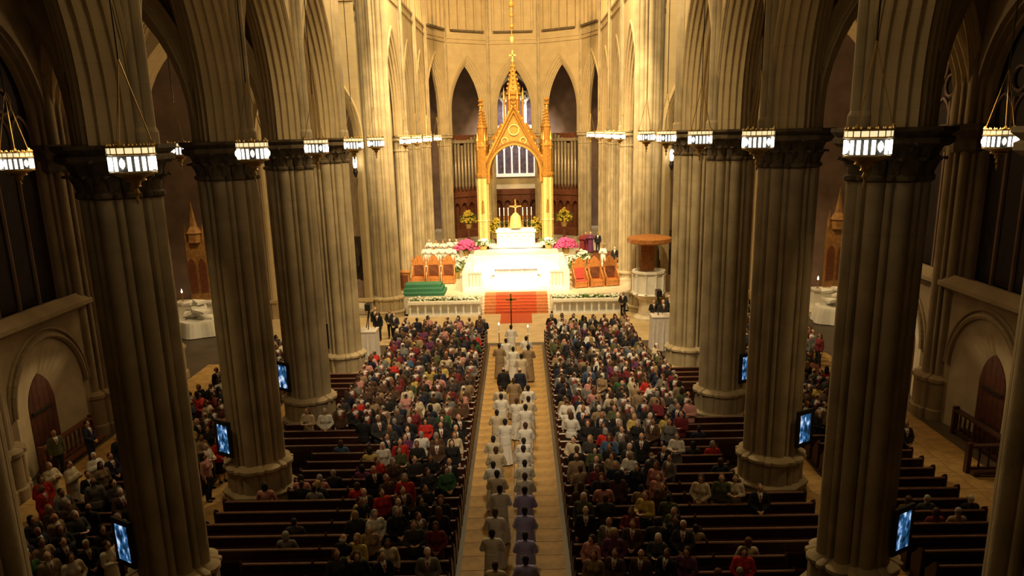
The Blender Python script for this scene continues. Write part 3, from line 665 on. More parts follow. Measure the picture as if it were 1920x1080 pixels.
for s, x0, x1 in ((-1, -7.0, -2.3), (1, 2.4, 6.9)):
    r = thing('altar_rail', f'white marble altar rail with pierced arches, {SIDE[s]} of the red carpet', 'railing', (0, 50.7, 0))
    MB().box(x0, x1, -.22, .22, 0, .16).obj('plinth', WHITEM, r); MB().box(x0, x1, -.24, .24, .85, 1.0).obj('top_rail', WHITEM, r)
    n = 9; bm_ = MB().lathe((0, 0, .16), [(.10, 0), (.06, .1), (.08, .35), (.06, .6), (.10, .69)], 8).mesh('baluster', WHITEM)
    for i in range(n+1): link('baluster', bm_, r, (x0+.12+(x1-x0-.24)*i/n, 0, 0))
    t = thing('flower_bed', f'long bed of white lilies on the altar rail, {SIDE[s]} of the red carpet', 'flowers', ((x0+x1)/2, 51.35, 0))
    L = (x1-x0)/2
    MB().box(-L, L, -.35, .35, .0, .75).obj('trough', WHITEM, t)
    m = MB(); 
    for i in range(300):
        p = Vector(((random.random()*2-1)*L*.95, (random.random()-.5)*.7, .75)); a = random.random()*6.3; d = Vector((math.cos(a)*.24, math.sin(a)*.24, .36)); u = Vector((-math.sin(a), math.cos(a), 0))*.10
        m.add([p, p+d*.5+u, p+d, p+d*.5-u, p+d*.5+Vector((0, 0, .03))], [(0, 1, 4), (1, 2, 4), (2, 3, 4), (3, 0, 4)])
    o = m.obj('leaves', LEAF, t); o['kind'] = 'stuff'
    m = MB()
    for i in range(150):
        q = random.random(); xx = (random.random()*2-1)*L
        if abs(xx/L) < .35 and random.random() < .6: continue
        m.ell((xx, (random.random()-.5)*.75, .92+.22*random.random()), (.10, .10, .07), 6, 4)
    o = m.obj('blossoms', LILY, t, True); o['kind'] = 'stuff'
for s in (-1, 1):
    sd = SIDE[s]
    b = bouquet('pink_flower_bunch', f'big bunch of pink blossoms by the {sd} leg of the baldachin', (s*4.0, 64.3, 1.9), (.95, .6, .75), PINK, 170, .15)
    m = MB().lathe((0, 0, 0), [(.35, 0), (.35, .1), (.14, .2), (.14, .85), (.35, .95), (.35, 1.0)], 12)
    tag(m.obj('flower_stand', WHITEM, loc=(s*4.0, 64.3, .9)), f'white pedestal under the pink blossoms, {sd} of the altar', 'stand')
    for j, (x, y, z, rr) in enumerate(((2.6, 63.9, 2.27, (.6, .4, .5)), (4.3, 62.0, .9, (.75, .5, .7)), (4.55, 59.6, .9, (.6, .5, .6)), (5.3, 63.6, .9, (.6, .5, .9)))):
        bouquet('lily_bouquet', f'white lilies with green leaves {["on the platform beside the high altar","below the pink blossoms","at the side of the marble platform","farther out beside the pink blossoms"][j]}, {sd} side', (s*x, y, z), rr, LILY, 90 if j != 2 else 18, .1, 90, group='white lilies round the altar')
    for j, (x, y) in enumerate(((1.75, 70.8), (4.7, 79.0))):
        bouquet('yellow_flower_spray', f'spray of yellow blossoms {["inside the baldachin behind the high altar","before the wooden screen of the apse"][j]}, {sd} side', (s*x, y, 2.4), (.75, .4, 1.25), YELL, 110, .13, 130, group='yellow flower sprays')
        tag(MB().lathe((0, 0, 0), [(.3, 0), (.3, .1), (.12, .2), (.12, 1.35), (.3, 1.45), (.3, 1.5)], 10).obj('flower_stand', WOODR, loc=(s*x, y, .9)), f'dark stand under the yellow blossoms {["inside the baldachin","before the apse screen"][j]}, {sd} side', 'stand')
    bouquet('dark_shrub', f'dark leafy shrub beside the crucifix on the high altar, {sd} side', (s*.9, 66.75, 3.0), (.42, .3, 1.1), DLEAF, 60, .12, 160)
# ------------------------------------------------------------------ green steps, choir chairs, box, pulpit
gs = thing('green_carpeted_steps', 'dark green carpeted block of three steps beside the left crossing pier', 'steps', (-6.2, 52.95, .9))
for k in range(3): MB().box(-1.45, 1.35-.15*k, .55*k, 2.3, .2*k, .2*k+.2).obj('step', GREENC, gs)
def throne(x, y, rz, label, cushion=None):
    t = thing('carved_chair', label, 'chair', (x, y, .9), rz, 'carved oak sanctuary chairs')
    MB().box(-.42, .42, -.30, .32, .36, .46).obj('seat', WOOD, t)
    m = MB(); A = arch_pts(.42, .75, 0, 6); m.poly([(-.42, .30, 0)]+[(q, .30, 1.35+z) for q, z in A]+[(.42, .30, 0)], (0, .1, 0)); m.obj('backrest', WOOD, t)
    for s in (-1, 1):
        m = MB(); m.poly([(s*.42, -.36, 0), (s*.42, .32, 0), (s*.42, .32, 1.3), (s*.42, .05, .95), (s*.42, -.2, .72), (s*.42, -.36, .70)], (s*.07, 0, 0)); m.obj('side_panel', WOOD, t)
        m = MB().lathe((s*.46, .35, 1.3), [(.07, 0), (.05, .3), (.08, .35), (.0, .75)], 6); m.obj('finial', WOOD, t)
    m = MB(); m.box(-.40, .40, -.28, -.22, .05, .36); m.obj('front_panel', WOOD, t)
    m = MB().box(-.34, .34, .24, .30, .6, 1.35); m.obj('back_panel', WOODR if not cushion else cushion, t)
    if cushion: MB().box(-.36, .36, -.28, .24, .46, .53).obj('cushion', cushion, t)
    return t
REDV = mat('red_velvet', (.55, .08, .06), .9, noise=.3, scale=8)
for i in range(3): throne(-7.1+1.08*i, 57.6, -.0, f'carved oak chair with pointed back by the green steps, {["leftmost of three","middle of three","rightmost of three, nearest the altar"][i]}')
for i in range(3): throne(4.5+1.1*i, 55.0+.25*i, .25, f'carved oak chair with pointed back near the pulpit, {["nearest the altar, red cushioned","middle of three","nearest the pulpit"][i]}', REDV if i == 0 else None)
bx = thing('red_wood_lectern_box', 'small red-brown wooden box pew end standing against the left crossing pier', 'cabinet', (-7.9, 55.4, .9))
MB().box(-.45, .45, -.3, .3, 0, 1.25).obj('body', WOOD, bx); MB().box(-.5, .5, -.35, .35, 1.25, 1.33).obj('top', WOOD, bx); MB().box(-.36, .36, -.32, -.3, .15, 1.1).obj('door', WOODR, bx)
pk = thing('prayer_bench', 'low oak choir bench front behind the three chairs near the pulpit', 'bench', (5.7, 57.4, .9), .2)
MB().box(-1.7, 1.7, 0, .08, 0, .95).obj('front_panel', WOOD, pk); MB().box(-1.75, 1.75, -.15, .18, .95, 1.03).obj('top', WOOD, pk); MB().box(-1.7, 1.7, .5, .95, .4, .47).obj('seat', WOOD, pk)
for i in range(6): MB().box(-1.6+.6*i, -1.5+.6*i, -.05, .0, .1, .9).obj('stile', WOODR, pk)
pu = thing('pulpit', 'white marble pulpit with oak back panel and round wooden sounding board', 'pulpit', (8.25, 48.95, 0))
MB().lathe((0, 0, 0), [(.95, 0), (.95, .15), (.62, .3), (.55, .9), (.62, 1.25), (.95, 1.5), (1.02, 1.6)], 10).obj('base', SANCT, pu)
MB().lathe((0, 0, 1.6), [(1.02, 0), (.92, .1), (.92, 1.25), (1.05, 1.35), (1.05, 1.48), (.88, 1.48), (.85, .2)], 10).obj('body', WHITEM, pu)
for i in range(10):
    a = 2*PI*i/10; MB().lathe((.98*math.cos(a), .98*math.sin(a), 1.7), [(.09, 0), (.06, .1), (.06, 1.0), (.1, 1.15)], 7).obj('colonnette', WHITEM, pu)
MB().box(-.42, .42, .62, .72, 2.9, 4.75).obj('back_panel', WOOD, pu)
MB().lathe((0, .1, 4.75), [(1.25, 0), (1.38, .08), (1.38, .3), (1.25, .36), (.9, .42), (.2, .5)], 12).obj('sounding_board', WOOD, pu)
MB().tube((0, .9, 0), (0, .9, 2.9), .18, n=8).obj('stem', SANCT, pu)
m = MB()
for i in range(7): m.box(1.0+.18*i, 1.25+.18*i, -.4, .4, 1.4-.2*i, 1.52-.2*i)
m.obj('stair', SANCT, pu)

# ------------------------------------------------------------------ white draped camera stands
for s, x, y in ((-1, -7.6, 39.7), (1, 7.8, 41.7)):
    t = thing('draped_camera_platform', f'grey-white cloth draped camera platform beside the pier {SIDE[s]} of the front pews', 'platform', (x, y, 0))
    n = 44; P1 = []; 
    per = [(-.55, -.5), (.55, -.5), (.55, .5), (-.55, .5)]
    def ringq(z, amp):
        out = []
        for e in range(4):
            a = Vector((*per[e], 0)); b = Vector((*per[(e+1) % 4], 0)); nn = (b-a).normalized(); nn = Vector((nn.y, -nn.x, 0))
            for i in range(11): q = a.lerp(b, i/11)+nn*amp*math.sin(i*2.4); out.append((q.x, q.y, z))
        return out
    MB().loft([ringq(.02, .06), ringq(.9, .03), ringq(1.83, .0)]).obj('drape', VEIL, t); MB().box(-.56, .56, -.53, .53, 1.83, 1.89).obj('top', VEIL, t)
# video camera on each
for s, x, y in ((-1, -7.6, 39.7), (1, 7.8, 41.7)):
    t = thing('video_camera', f'black television camera on tripod on the draped platform {SIDE[s]} of the front pews', 'camera', (x+.15*s*-1, y+.2, 1.89))
    MB().box(-.14, .14, -.35, .25, 1.0, 1.32).obj('body', BLACKM, t); MB().lathe((0, 0, 0), [(.09, 0)]*1+[(.09, .3)], 10).obj('lens', BLACKM, t, loc=(0, 0, 0)).matrix_local = Matrix.Translation((0, .25, 1.16)) @ Matrix.Rotation(-PI/2, 4, 'X')
    for i in range(3):
        a = 2*PI*i/3+.4; MB().tube((.28*math.cos(a), .28*math.sin(a), 0), (0, 0, .98), .025, .03, 6).obj('leg', BLACKM, t)

# ------------------------------------------------------------------ chandeliers
def chandelier_proto():
    t = thing('lantern_chandelier', 'x', 'chandelier')
    R = .385
    m = MB(); m.lathe((0, 0, .13), [(R-.02, 0), (R+.03, .01), (R+.03, .03), (R, .04), (R-.03, .04), (R-.03, .0)], 24); m.lathe((0, 0, .26), [(R-.02, 0), (R+.02, .0), (R+.02, .02), (R-.03, .02)], 24)
    for i in range(18):
        a = 2*PI*i/18; c, s_ = math.cos(a), math.sin(a); m.lathe((R*c, R*s_, .15), [(.016, 0), (.016, .14), (.03, .15), (.0, .19)], 5)
    m.obj('crown_band', BRASS, t); m = MB(); m.lathe((0, 0, .17), [(R+.012, .0), (R+.012, .09), (R-.01, .09), (R-.01, .0)], 24); m.obj('band_glow_ring', BANDGLOW, t)  # the ring inside the brass band is added to make the band look lit
    pmesh = MB().box(-.032, .032, -.008, .008, -.13, .11).mesh('lantern_pane', PANE); rm = MB().lathe((0, 0, -.1), [(.0, 0), (.04, .05), (.05, .1), (.04, .15), (.0, .2)], 8).mesh('lantern_bulb', PANE)
    for i in range(20):
        a = 2*PI*i/20; o = link('lantern_pane', pmesh if i % 5 else rm, t, (R*math.cos(a), R*math.sin(a), .0), a+PI/2)
    m = MB(); m.lathe((0, 0, 0), [(R-.07, -.16), (R-.07, .17), (R-.09, .17), (R-.09, -.16)], 24); m.obj('inner_drum', BLACKM, t)
    m = MB(); m.lathe((0, 0, 0), [(R+.01, -.15), (R+.01, -.18), (R-.06, -.20), (.18, -.26), (.2, -.30), (.1, -.33), (.08, -.38)], 20); m.obj('lower_bowl', BRASS, t)
    m = MB(); m.lathe((0, 0, 0), [(.08, -.38), (.10, -.41), (.03, -.44), (.06, -.52), (.02, -.58), (.03, -.66), (.0, -.74)], 10); m.obj('finial', BRASS, t)
    cm = MB()
    for i in range(3):
        a = 2*PI*i/3+.5; m = MB(); m.tube((R*math.cos(a), R*math.sin(a), .26), (0, 0, 1.75), .011, n=5); m.lathe((R*math.cos(a), R*math.sin(a), .26), [(.02, 0), (.05, .05), (.02, .12)], 6); m.obj('suspension_chain', BRASS, t)
    MB().tube((0, 0, 1.7), (0, 0, 15.5), .015, n=6).obj('hanging_rod', BLACKM, t)
    return t
CH = chandelier_proto()
lab = []
for s in (-1, 1):
    for k, y in enumerate((14.4, 21.0, 27.7, 34.0, 39.3)): lab.append((s*6.45, y, 11.12+.0*s, f'bright ring lantern chandelier in the {SIDE[s]} nave row, {ORD[k]} from the organ loft'))
    for k, y in enumerate((48.9, 54.4, 60.9, 68.5)): lab.append((s*6.35, y, 11.1, f'small bright lantern chandelier in the {SIDE[s]} choir row, {ORD[k]} beyond the crossing'))
    lab.append((s*12.6, 21.05, 11.0, f'lantern chandelier hanging in the {SIDE[s]} side aisle near the frame edge'))
    if s < 0: lab.append((s*12.3, 30.6, 11.1, 'small lantern glimpsed in the left aisle past the nearest pier'))
for i, (x, y, z, l) in enumerate(lab):
    o = CH if i == 0 else dup(CH, (0, 0, 0), 0)
    o.location = (x, y, z); o.rotation_euler.z = .3*i; o.scale = (.82,)*2+(1,) if y > 47 else (1, 1, 1); o['label'] = l; o['group'] = 'hanging lantern chandeliers'
    if abs(x) > 10:
        for c in o.children:
            if c.name.startswith('hanging_rod'): c.scale.z = .33; c.location.z = 1.14

# ------------------------------------------------------------------ screens, sconces, memorials
def tvscreen(x, y, rz, label):
    t = thing('tv_screen', label, 'screen', (x, y, 2.3), rz, 'upright screens on the nave piers')
    MB().box(-.36, .36, 0, .07, -.60, .60).obj('bezel', BLACKM, t); MB().box(-.23, .23, -.006, .0, -.46, .46).obj('display', SCREEN, t); MB().box(-.08, .08, .07, .5, -.1, .1).obj('wall_bracket', BLACKM, t)
for s in (-1, 1):
    for k in range(2, 6):
        yy = YP[k]; tvscreen(s*(XP+.80), yy-.72, s*.55, f'glowing upright TV screen on the {SIDE[s]} nave pier, {PN[k]}')
    t = thing('pier_lamp', f'small white glowing lamp on a dark bracket behind the {SIDE[s]} crossing pier', 'lamp', (s*9.75, 50.45, 9.9))
    MB().lathe((0, 0, 0), [(.0, -.35), (.1, -.3), (.13, 0), (.1, .3), (.0, .36)], 10).obj('shade', BULB, t); MB().lathe((0, 0, -.9), [(.05, 0), (.16, .3), (.1, .55)], 8).obj('bracket', BLACKM, t); MB().tube((0, 0, -.6), (0, .35, -.6), .06, n=6).obj('arm', BLACKM, t)
    t = thing('memorial_statue', f'dark bronze figure group on a plinth in the arch behind the {SIDE[s]} crossing pier', 'statue', (s*10.6, 56, 0))
    MB().box(-.7, .7, -.4, .5, 0, 1.6).obj('plinth', AMBUL, t); m = MB(); m.lathe((0, 0, 1.6), [(.45, 0), (.4, .7), (.34, 1.4), (.42, 1.75), (.25, 2.1), (.09, 2.2)], 12); m.ell((0, 0, 3.98), (.17, .19, .22), 10, 8); m.tube((.38, 0, 3.3), (.5, -.3, 2.7), .12, .09, 8); m.tube((-.38, 0, 3.3), (-.5, -.15, 2.6), .12, .09, 8); m.tube((.5, -.3, 2.7), (.3, -.55, 3.2), .09, .07, 8); m.obj('figure', DARKB, t)
    MB().box(-.95, .95, .5, .62, 1.2, 4.6).obj('back_slab', DARKB, t)
    # transept altars
    t = thing('side_altar', f'lit side altar with pale frontal and tall carved oak reredos in the {SIDE[s]} transept', 'altar', (s*20.2, 50.2, 0))
    MB().box(-2.0, 2.0, -1.6, .4, 0, .3).obj('step', SANCT, t); MB().box(-1.4, 1.4, -.6, .3, .3, 1.4).obj('body', LINEN, t); MB().box(-1.5, 1.5, -.7, .35, 1.4, 1.5).obj('top_slab', WHITEM, t)
    MB().box(-.62, .62, .05, .4, 1.5, 5.2).obj('reredos', REREDOS, t)
    m = MB(); 
    m.lathe((0, .15, 5.2), [(.45, 0), (.45, .5), (.55, .6), (.25, 1.0), (.0, 2.6)], 6)
    for x in (-.55, .55): m.lathe((x, .15, 5.2), [(.12, 0), (.12, .4), (.0, 1.2)], 6)
    m.obj('pinnacle', REREDOS, t)
    for x in (-.33, .33):
        m = MB(); A = arch_pts(.24, .5, 0, 5); m.poly([(x-.24, .0, 2.0)]+[(x+q, .0, 3.7+z) for q, z in A]+[(x+.24, .0, 2.0)], (0, .05, 0)); m.obj('niche_panel', WOODR, t)
    for j, x in enumerate((-1.1, 1.1)):
        MB().lathe((x, -.2, 1.5), [(.08, 0), (.03, .1), (.03, .5), (.06, .55)], 8).obj('candle_holder', GOLD, t); MB().lathe((x, -.2, 2.05), [(.04, 0), (.05, .1), (.0, .25)], 8).obj('candle_light', BULB, t)
    t = thing('white_cloth_table', f'small table under crumpled white cloths before the {SIDE[s]} transept altar', 'table', (s*19.3, 47.2, 0))
    MB().loft([[(p[0]*q, p[1]*q, z) for p in ring([1.25+.09*math.sin(i*.9) for i in range(40)], 0)] for q, z in ((1.15, .05), (1.02, .8), (.98, .95))]).obj('cloth', LINEN, t)
    for i in range(7):
        m = MB(); a = .9*i; x, y, z = .55*math.cos(a*2.1), .45*math.sin(a*1.7), .95+.16*i; m.loft([[(x+u*.45*math.cos(a)-v*.3*math.sin(a), y+u*.45*math.sin(a)+v*.3*math.cos(a), z+h_+.05*u*v) for u, v in ((-1, -1), (1, -1), (1, 1), (-1, 1))] for h_ in (0, .15)]); m.obj('folded_linen', LINEN, t)
    # votive lights
    if s > 0:
        t = thing('votive_stand', 'slim stand with glowing red and white votive lights seen past the right nearest pier', 'lamp', (17.0, 34.5, 0))
        MB().lathe((0, 0, 0), [(.2, 0), (.2, .04), (.03, .1), (.03, 2.4)], 8).obj('stem', BLACKM, t)
        for z in (2.45, 2.75, 3.1): MB().ell((0, 0, z), (.1, .1, .12), 10, 8).obj('votive_glass', BULB, t)
# rails in front of the niches
def rail(x, y, rz, L, label, m_):
    t = thing('kneeling_rail', label, 'railing', (x, y, 0), rz)
    MB().box(-L/2, L/2, -.12, .12, .92, 1.0).obj('top_rail', m_, t); MB().box(-L/2, L/2, -.06, .06, .12, .2).obj('bottom_rail', m_, t); MB().box(-L/2, L/2, -.45, -.2, .1, .2).obj('kneeler', m_, t)
    n = int(L/.3); b = MB().lathe((0, 0, .2), [(.045, 0), (.03, .2), (.045, .4), (.03, .72)], 6).mesh('baluster', m_)
    for i in range(n+1): link('baluster', b, t, (-L/2+.06+(L-.12)*i/n, 0, 0))
    for s in (-1, 1): MB().box(s*(L/2)-.07, s*(L/2)+.07, -.1, .1, 0, 1.08).obj('post', m_, t)
rail(16.75, 27.2, PI/2, 3.2, 'dark wooden kneeling rail with balusters before the right niche door', PEW)
rail(16.0, 25.2, 0, 1.4, 'short dark wooden rail return beside the right kneeling rail', PEW)
rail(-16.75, 28.0, PI/2, 3.4, 'low oak kneeling rail before the left niche door', WOODR)

# ------------------------------------------------------------------ pews
def pew_meshes(x0, x1, div=None):
    """pew spanning x0..x1 (x0 at the centre aisle), facing +Y; back plane at y=0"""
    a, b = min(x0, x1), max(x0, x1); out = []
    out.append(('seat', MB().box(a+.06, b-.06, .02, .36, .40, .45).mesh('seat', PEW)))
    out.append(('backrest', MB().loft([[(x, -.02, .12), (x, .02, .12), (x, -.03, .86), (x, -.07, .86)] for x in (a+.05, b-.05)]).mesh('backrest', PEW)))
    out.append(('top_rail', MB().loft([[(x, -.05+.05*math.cos(q), .90+.032*math.sin(q)) for q in [2*PI*i/8 for i in range(8)]] for x in (a+.04, b-.04)]).mesh('top_rail', PEWTOP)))
    out.append(('book_rack', MB().box(a+.1, b-.1, -.16, -.06, .60, .63).mesh('book_rack', PEW)))
    out.append(('kneeler', MB().box(a+.1, b-.1, -.30, -.16, .10, .18).mesh('kneeler', PEW)))
    for x in ([a+.03, b-.03]+([div] if div else [])):
        m = MB(); m.poly([(x-.03, -.10, 0), (x-.03, .38, 0), (x-.03, .40, .60), (x-.03, .30, .68), (x-.03, .06, .95), (x-.03, -.05, 1.02), (x-.03, -.11, .95)], (.06, 0, 0))
        out.append(('divider' if div and x == div else 'pew_end', m.mesh('pew_end', PEW)))
    return out
PITCH = .73; NROW = 37; Y0 = 16.25
cache = {}
def place_pew(key, args, y, label, group):
    if key not in cache: cache[key] = pew_meshes(*args)
    t = thing('church_pew', label, 'pew', (0, y, 0), 0, group)
    for n_, me_ in cache[key]: link(n_, me_, t)
for s in (-1, 1):
    for k in range(NROW):
        y = Y0+PITCH*k; near = any(abs(y+.15-p) < 1.55 for p in YP); far = y > 37
        xe = 6.3 if y > 37.6 else 7.0 if near or far else 8.75
        place_pew((s, xe), (s*1.56, s*xe, s*5.12), y, f'dark polished pew across the {SIDE[s]} nave block, {nth(k+1)} from the near end', 'nave pews')
    for k in range(27):
        y = 17.1+PITCH*k
        place_pew((s, 'a'), (s*10.45, s*13.35), y, f'short dark pew in the {SIDE[s]} side aisle, {nth(k+1)} from the near end', 'side aisle pews')

# ------------------------------------------------------------------ people
def remesh(mb, voxel, dec, name, smooth=3):
    me_ = mb.mesh('temporary', SKIN); o = bpy.data.objects.new('temporary', me_); COL.objects.link(o)
    r = o.modifiers.new('r', 'REMESH'); r.mode = 'VOXEL'; r.voxel_size = voxel
    if smooth: q = o.modifiers.new('s', 'SMOOTH'); q.iterations = smooth; q.factor = .45
    if dec < 1: d = o.modifiers.new('d', 'DECIMATE'); d.ratio = dec
    dg = bpy.context.evaluated_depsgraph_get(); dg.update()
    out = bpy.data.meshes.new_from_object(o.evaluated_get(dg)); out.name = name; out.materials.clear()
    bpy.data.objects.remove(o); bpy.data.meshes.remove(me_); out.shade_smooth(); return out
HEADZ = 1.60
def skeleton(pose):
    """joint positions; forward is +Y"""
    J = {}
    sit = pose.startswith('sit')
    hz = .50 if sit else .92; J['dz'] = hz-.92
    for s in (-1, 1):
        J['sh', s] = Vector((s*.185, -.01, 1.40+J['dz']))
        J['hip', s] = Vector((s*.095, 0, hz-.02))
        if sit: J['kn', s] = Vector((s*.12, .44, .50)); J['an', s] = Vector((s*.11, .40, .09))
        else: J['kn', s] = Vector((s*.10, .015, .50)); J['an', s] = Vector((s*.105, -.015, .09))
        if pose in ('clasp', 'sit'): el = Vector((s*.27, .04, 1.13)); wr = Vector((s*.075, .22, .98))
        elif pose == 'book': el = Vector((s*.26, .06, 1.13)); wr = Vector((s*.10, .27, 1.17))
        elif pose == 'pray': el = Vector((s*.27, .06, 1.14)); wr = Vector((s*.035, .25, 1.24))
        else: el = Vector((s*.25, -.02, 1.12)); wr = Vector((s*.245, .05, .87))
        if sit: el.z += J['dz']; wr.z += J['dz']; 
        J['el', s] = el; J['wr', s] = wr
    return J
def torso(m, dz, g=0., fem=False):
    w_ = .92 if fem else 1.
    m.ell((0, 0, 1.27+dz), (.178*w_+g, .112+g, .20+g), 14, 10); m.ell((0, .005, 1.08+dz), (.150*w_+g, .108+g, .17+g), 14, 10)
    m.ell((0, -.005, .94+dz), (.165+g, .118+g, .13+g), 14, 8)
    for s in (-1, 1): m.ell((s*.155, -.01, 1.375+dz), (.075+g, .07+g, .075+g), 10, 8)
    if fem: [m.ell((s*.075, .085, 1.25+dz), (.07+g, .06+g, .07+g), 10, 8) for s in (-1, 1)]
def arms(m, J, g=0., stop=1.):
    for s in (-1, 1):
        m.tube(J['sh', s], J['el', s], .050+g, .041+g, 10); m.ell(J['el', s], (.041+g,)*3, 10, 8)
        m.tube(J['el', s], J['el', s].lerp(J['wr', s], stop), .041+g, .029+g*1.3, 10)
def legs(m, J, g=0., z0=None):
    for s in (-1, 1):
        m.ell(J['hip', s], (.085+g, .09+g, .09+g), 10, 8); m.tube(J['hip', s], J['kn', s], .082+g, .055+g, 10); m.ell(J['kn', s], (.055+g,)*3, 10, 8); m.tube(J['kn', s], J['an', s], .055+g, .04+g, 10)
def body_mesh(pose, fem, dec, voxel=.0135):
    J = skeleton(pose); dz = J['dz']; m = MB(); torso(m, dz, 0, fem); arms(m, J); legs(m, J)
    for s in (-1, 1):
        a = J['an', s]; m.ell(a+Vector((0, .06, -.045)), (.042, .125, .045), 10, 8); m.ell(a, (.042, .045, .05), 8, 6)
        el, wr = J['el', s], J['wr', s]; d = (wr-el).normalized(); side = Vector((-s, 0, 0)); side = (side-d*side.dot(d)).normalized(); up = d.cross(side)
        pc = wr+d*.05; m.tube(wr-d*.02, pc+d*.03, .027, .036, 8)
        for i in range(4):
            off = side*(.030-.020*i)*.95; ln = (.065, .078, .072, .055)[i]; b = pc+d*.03+off
            k = b+d*ln*.55-up*.004*s; m.tube(b, k, .0095, .009, 6); m.tube(k, k+d*ln*.45+side*.02, .009, .0075, 6)
        th_ = pc-d*.02+side*.028; m.tube(th_, th_+side*.03+d*.03, .012, .010, 6); m.tube(th_+side*.03+d*.03, th_+side*.035+d*.065, .010, .008, 6)
    m.tube((0, -.01, 1.38+dz), (0, .01, 1.53+dz), .058, .052, 12)
    z = HEADZ+dz; m.ell((0, .0, z+.015), (.076, .096, .112), 14, 12); m.ell((0, .03, z-.055), (.058, .062, .062), 12, 8)
    m.tube((0, .088, z+.025), (0, .108, z-.012), .010, .015, 8); m.ell((0, .072, z+.04), (.055, .03, .012), 10, 6); m.ell((0, .082, z-.048), (.026, .016, .012), 8, 6)
    for s in (-1, 1): m.ell((s*.078, -.005, z+.0), (.012, .022, .033), 8, 6); m.ell((s*.040, .06, z-.01), (.026, .026, .026), 8, 6)
    me_ = remesh(m, voxel, dec, 'person_body', 1)
    for q in (SKIN, EYE, LIP, SHOE): me_.materials.append(q)
    for p in me_.polygons:
        c = p.center; i = 0
        if c.y > .05 and abs(abs(c.x)-.033) < .016 and abs(c.z-(z+.016)) < .011: i = 1
        elif c.y > .07 and abs(c.x) < .024 and abs(c.z-(z-.050)) < .009: i = 2
        elif c.z < .085: i = 3
        p.material_index = i
    return me_
def top_mesh(pose, fem, kind, dec, voxel=.02):
    J = skeleton(pose); dz = J['dz']; m = MB(); g = .024; torso(m, dz, g, fem); arms(m, J, .02, .97)
    m.tube((0, -.012, 1.36+dz), (0, -.005, 1.475+dz), .085, .066, 12)
    if kind != 'blouse': m.loft([[(.195*math.cos(q), .145*math.sin(q), 1.0+dz) for q in np.linspace(0, 2*PI, 17)[:-1]], [(.21*math.cos(q), .155*math.sin(q), .80+dz+(.06 if dz else 0)) for q in np.linspace(0, 2*PI, 17)[:-1]]])
    me_ = remesh(m, voxel, dec, kind)
    for q in (CLOTH, SHIRT, LIP): me_.materials.append(q)
    if kind == 'jacket':
        for p in me_.polygons:
            c = p.center; z = c.z-dz
            if c.y > .03 and 1.16 < z < 1.49 and abs(c.x) < .065*(z-1.14)/.30: p.material_index = 2 if abs(c.x) < .017 and z < 1.42 else 1
    return me_
def low_mesh(pose, kind, dec, voxel=.02):
    J = skeleton(pose); dz = J['dz']; m = MB()
    if kind == 'trousers':
        legs(m, J, .018); m.ell((0, -.005, .95+dz), (.18, .132, .14), 14, 8)
    elif kind == 'skirt':
        if pose.startswith('sit'):
            m.ell((0, 0, .50), (.19, .14, .13), 12, 8); m.loft([[(x, y_, z) for x, z in ((-.19, .42), (.19, .42), (.19, .60), (-.19, .60))] for y_ in (-.05, .50)]); m.box(-.18, .18, .40, .50, .22, .55)
        else: m.loft([[(a*math.cos(q), b*math.sin(q), z) for q in np.linspace(0, 2*PI, 21)[:-1]] for a, b, z in ((.165, .125, 1.02), (.20, .15, .85), (.215, .17, .6), (.235, .19, .38))])
    else:   # robe to the ankles with folds
        m.loft([[(a*(1+.05*f*math.sin(9*q))*math.cos(q), b*(1+.07*f*math.sin(9*q))*math.sin(q), z) for q in np.linspace(0, 2*PI, 55)[:-1]] for a, b, z, f in ((.175, .13, 1.30, 0), (.195, .15, 1.0, .2), (.225, .18, .6, .7), (.275, .225, .06, 1))])
    me_ = remesh(m, voxel, dec, kind); me_.materials.append(CLOTH); return me_
def robe_top(dec):
    J = skeleton('pray'); m = MB(); torso(m, 0, .028)
    for s in (-1, 1): m.tube(J['sh', s], J['el', s], .072, .075, 10); m.ell(J['el', s], (.077,)*3, 8, 6); m.tube(J['el', s], J['el', s].lerp(J['wr', s], .95), .075, .095, 10)
    m.tube((0, -.012, 1.36), (0, -.005, 1.475), .10, .07, 12); m.loft([[(.20*math.cos(q), .16*math.sin(q), 1.1) for q in np.linspace(0, 2*PI, 17)[:-1]], [(.22*math.cos(q), .18*math.sin(q), .78) for q in np.linspace(0, 2*PI, 17)[:-1]]])
    me_ = remesh(m, .02, dec, 'surplice'); me_.materials.append(CLOTH); return me_
def hair_mesh(kind, dz, dec):
    m = MB(); z = HEADZ+dz
    if kind == 'short': m.ell((0, -.022, z+.038), (.084, .093, .100), 14, 10); m.ell((0, -.05, z-.03), (.070, .055, .07), 10, 8)
    elif kind == 'bob': m.ell((0, -.022, z+.04), (.095, .102, .105), 14, 10); [m.ell((s*.072, -.02, z-.04), (.030, .06, .085), 10, 8) for s in (-1, 1)]; m.ell((0, -.065, z-.04), (.085, .06, .085), 10, 8)
    elif kind == 'long': m.ell((0, -.025, z+.038), (.090, .100, .104), 14, 10); [m.ell((s*.072, -.03, z-.07), (.028, .05, .12), 10, 8) for s in (-1, 1)]; m.ell((0, -.085, z-.10), (.095, .045, .17), 10, 8)
    else: m.ell((0, -.045, z-.005), (.086, .080, .070), 14, 10)   # balding fringe
    me_ = remesh(m, .016, dec, 'hair', 2); me_.materials.append(HAIR); return me_
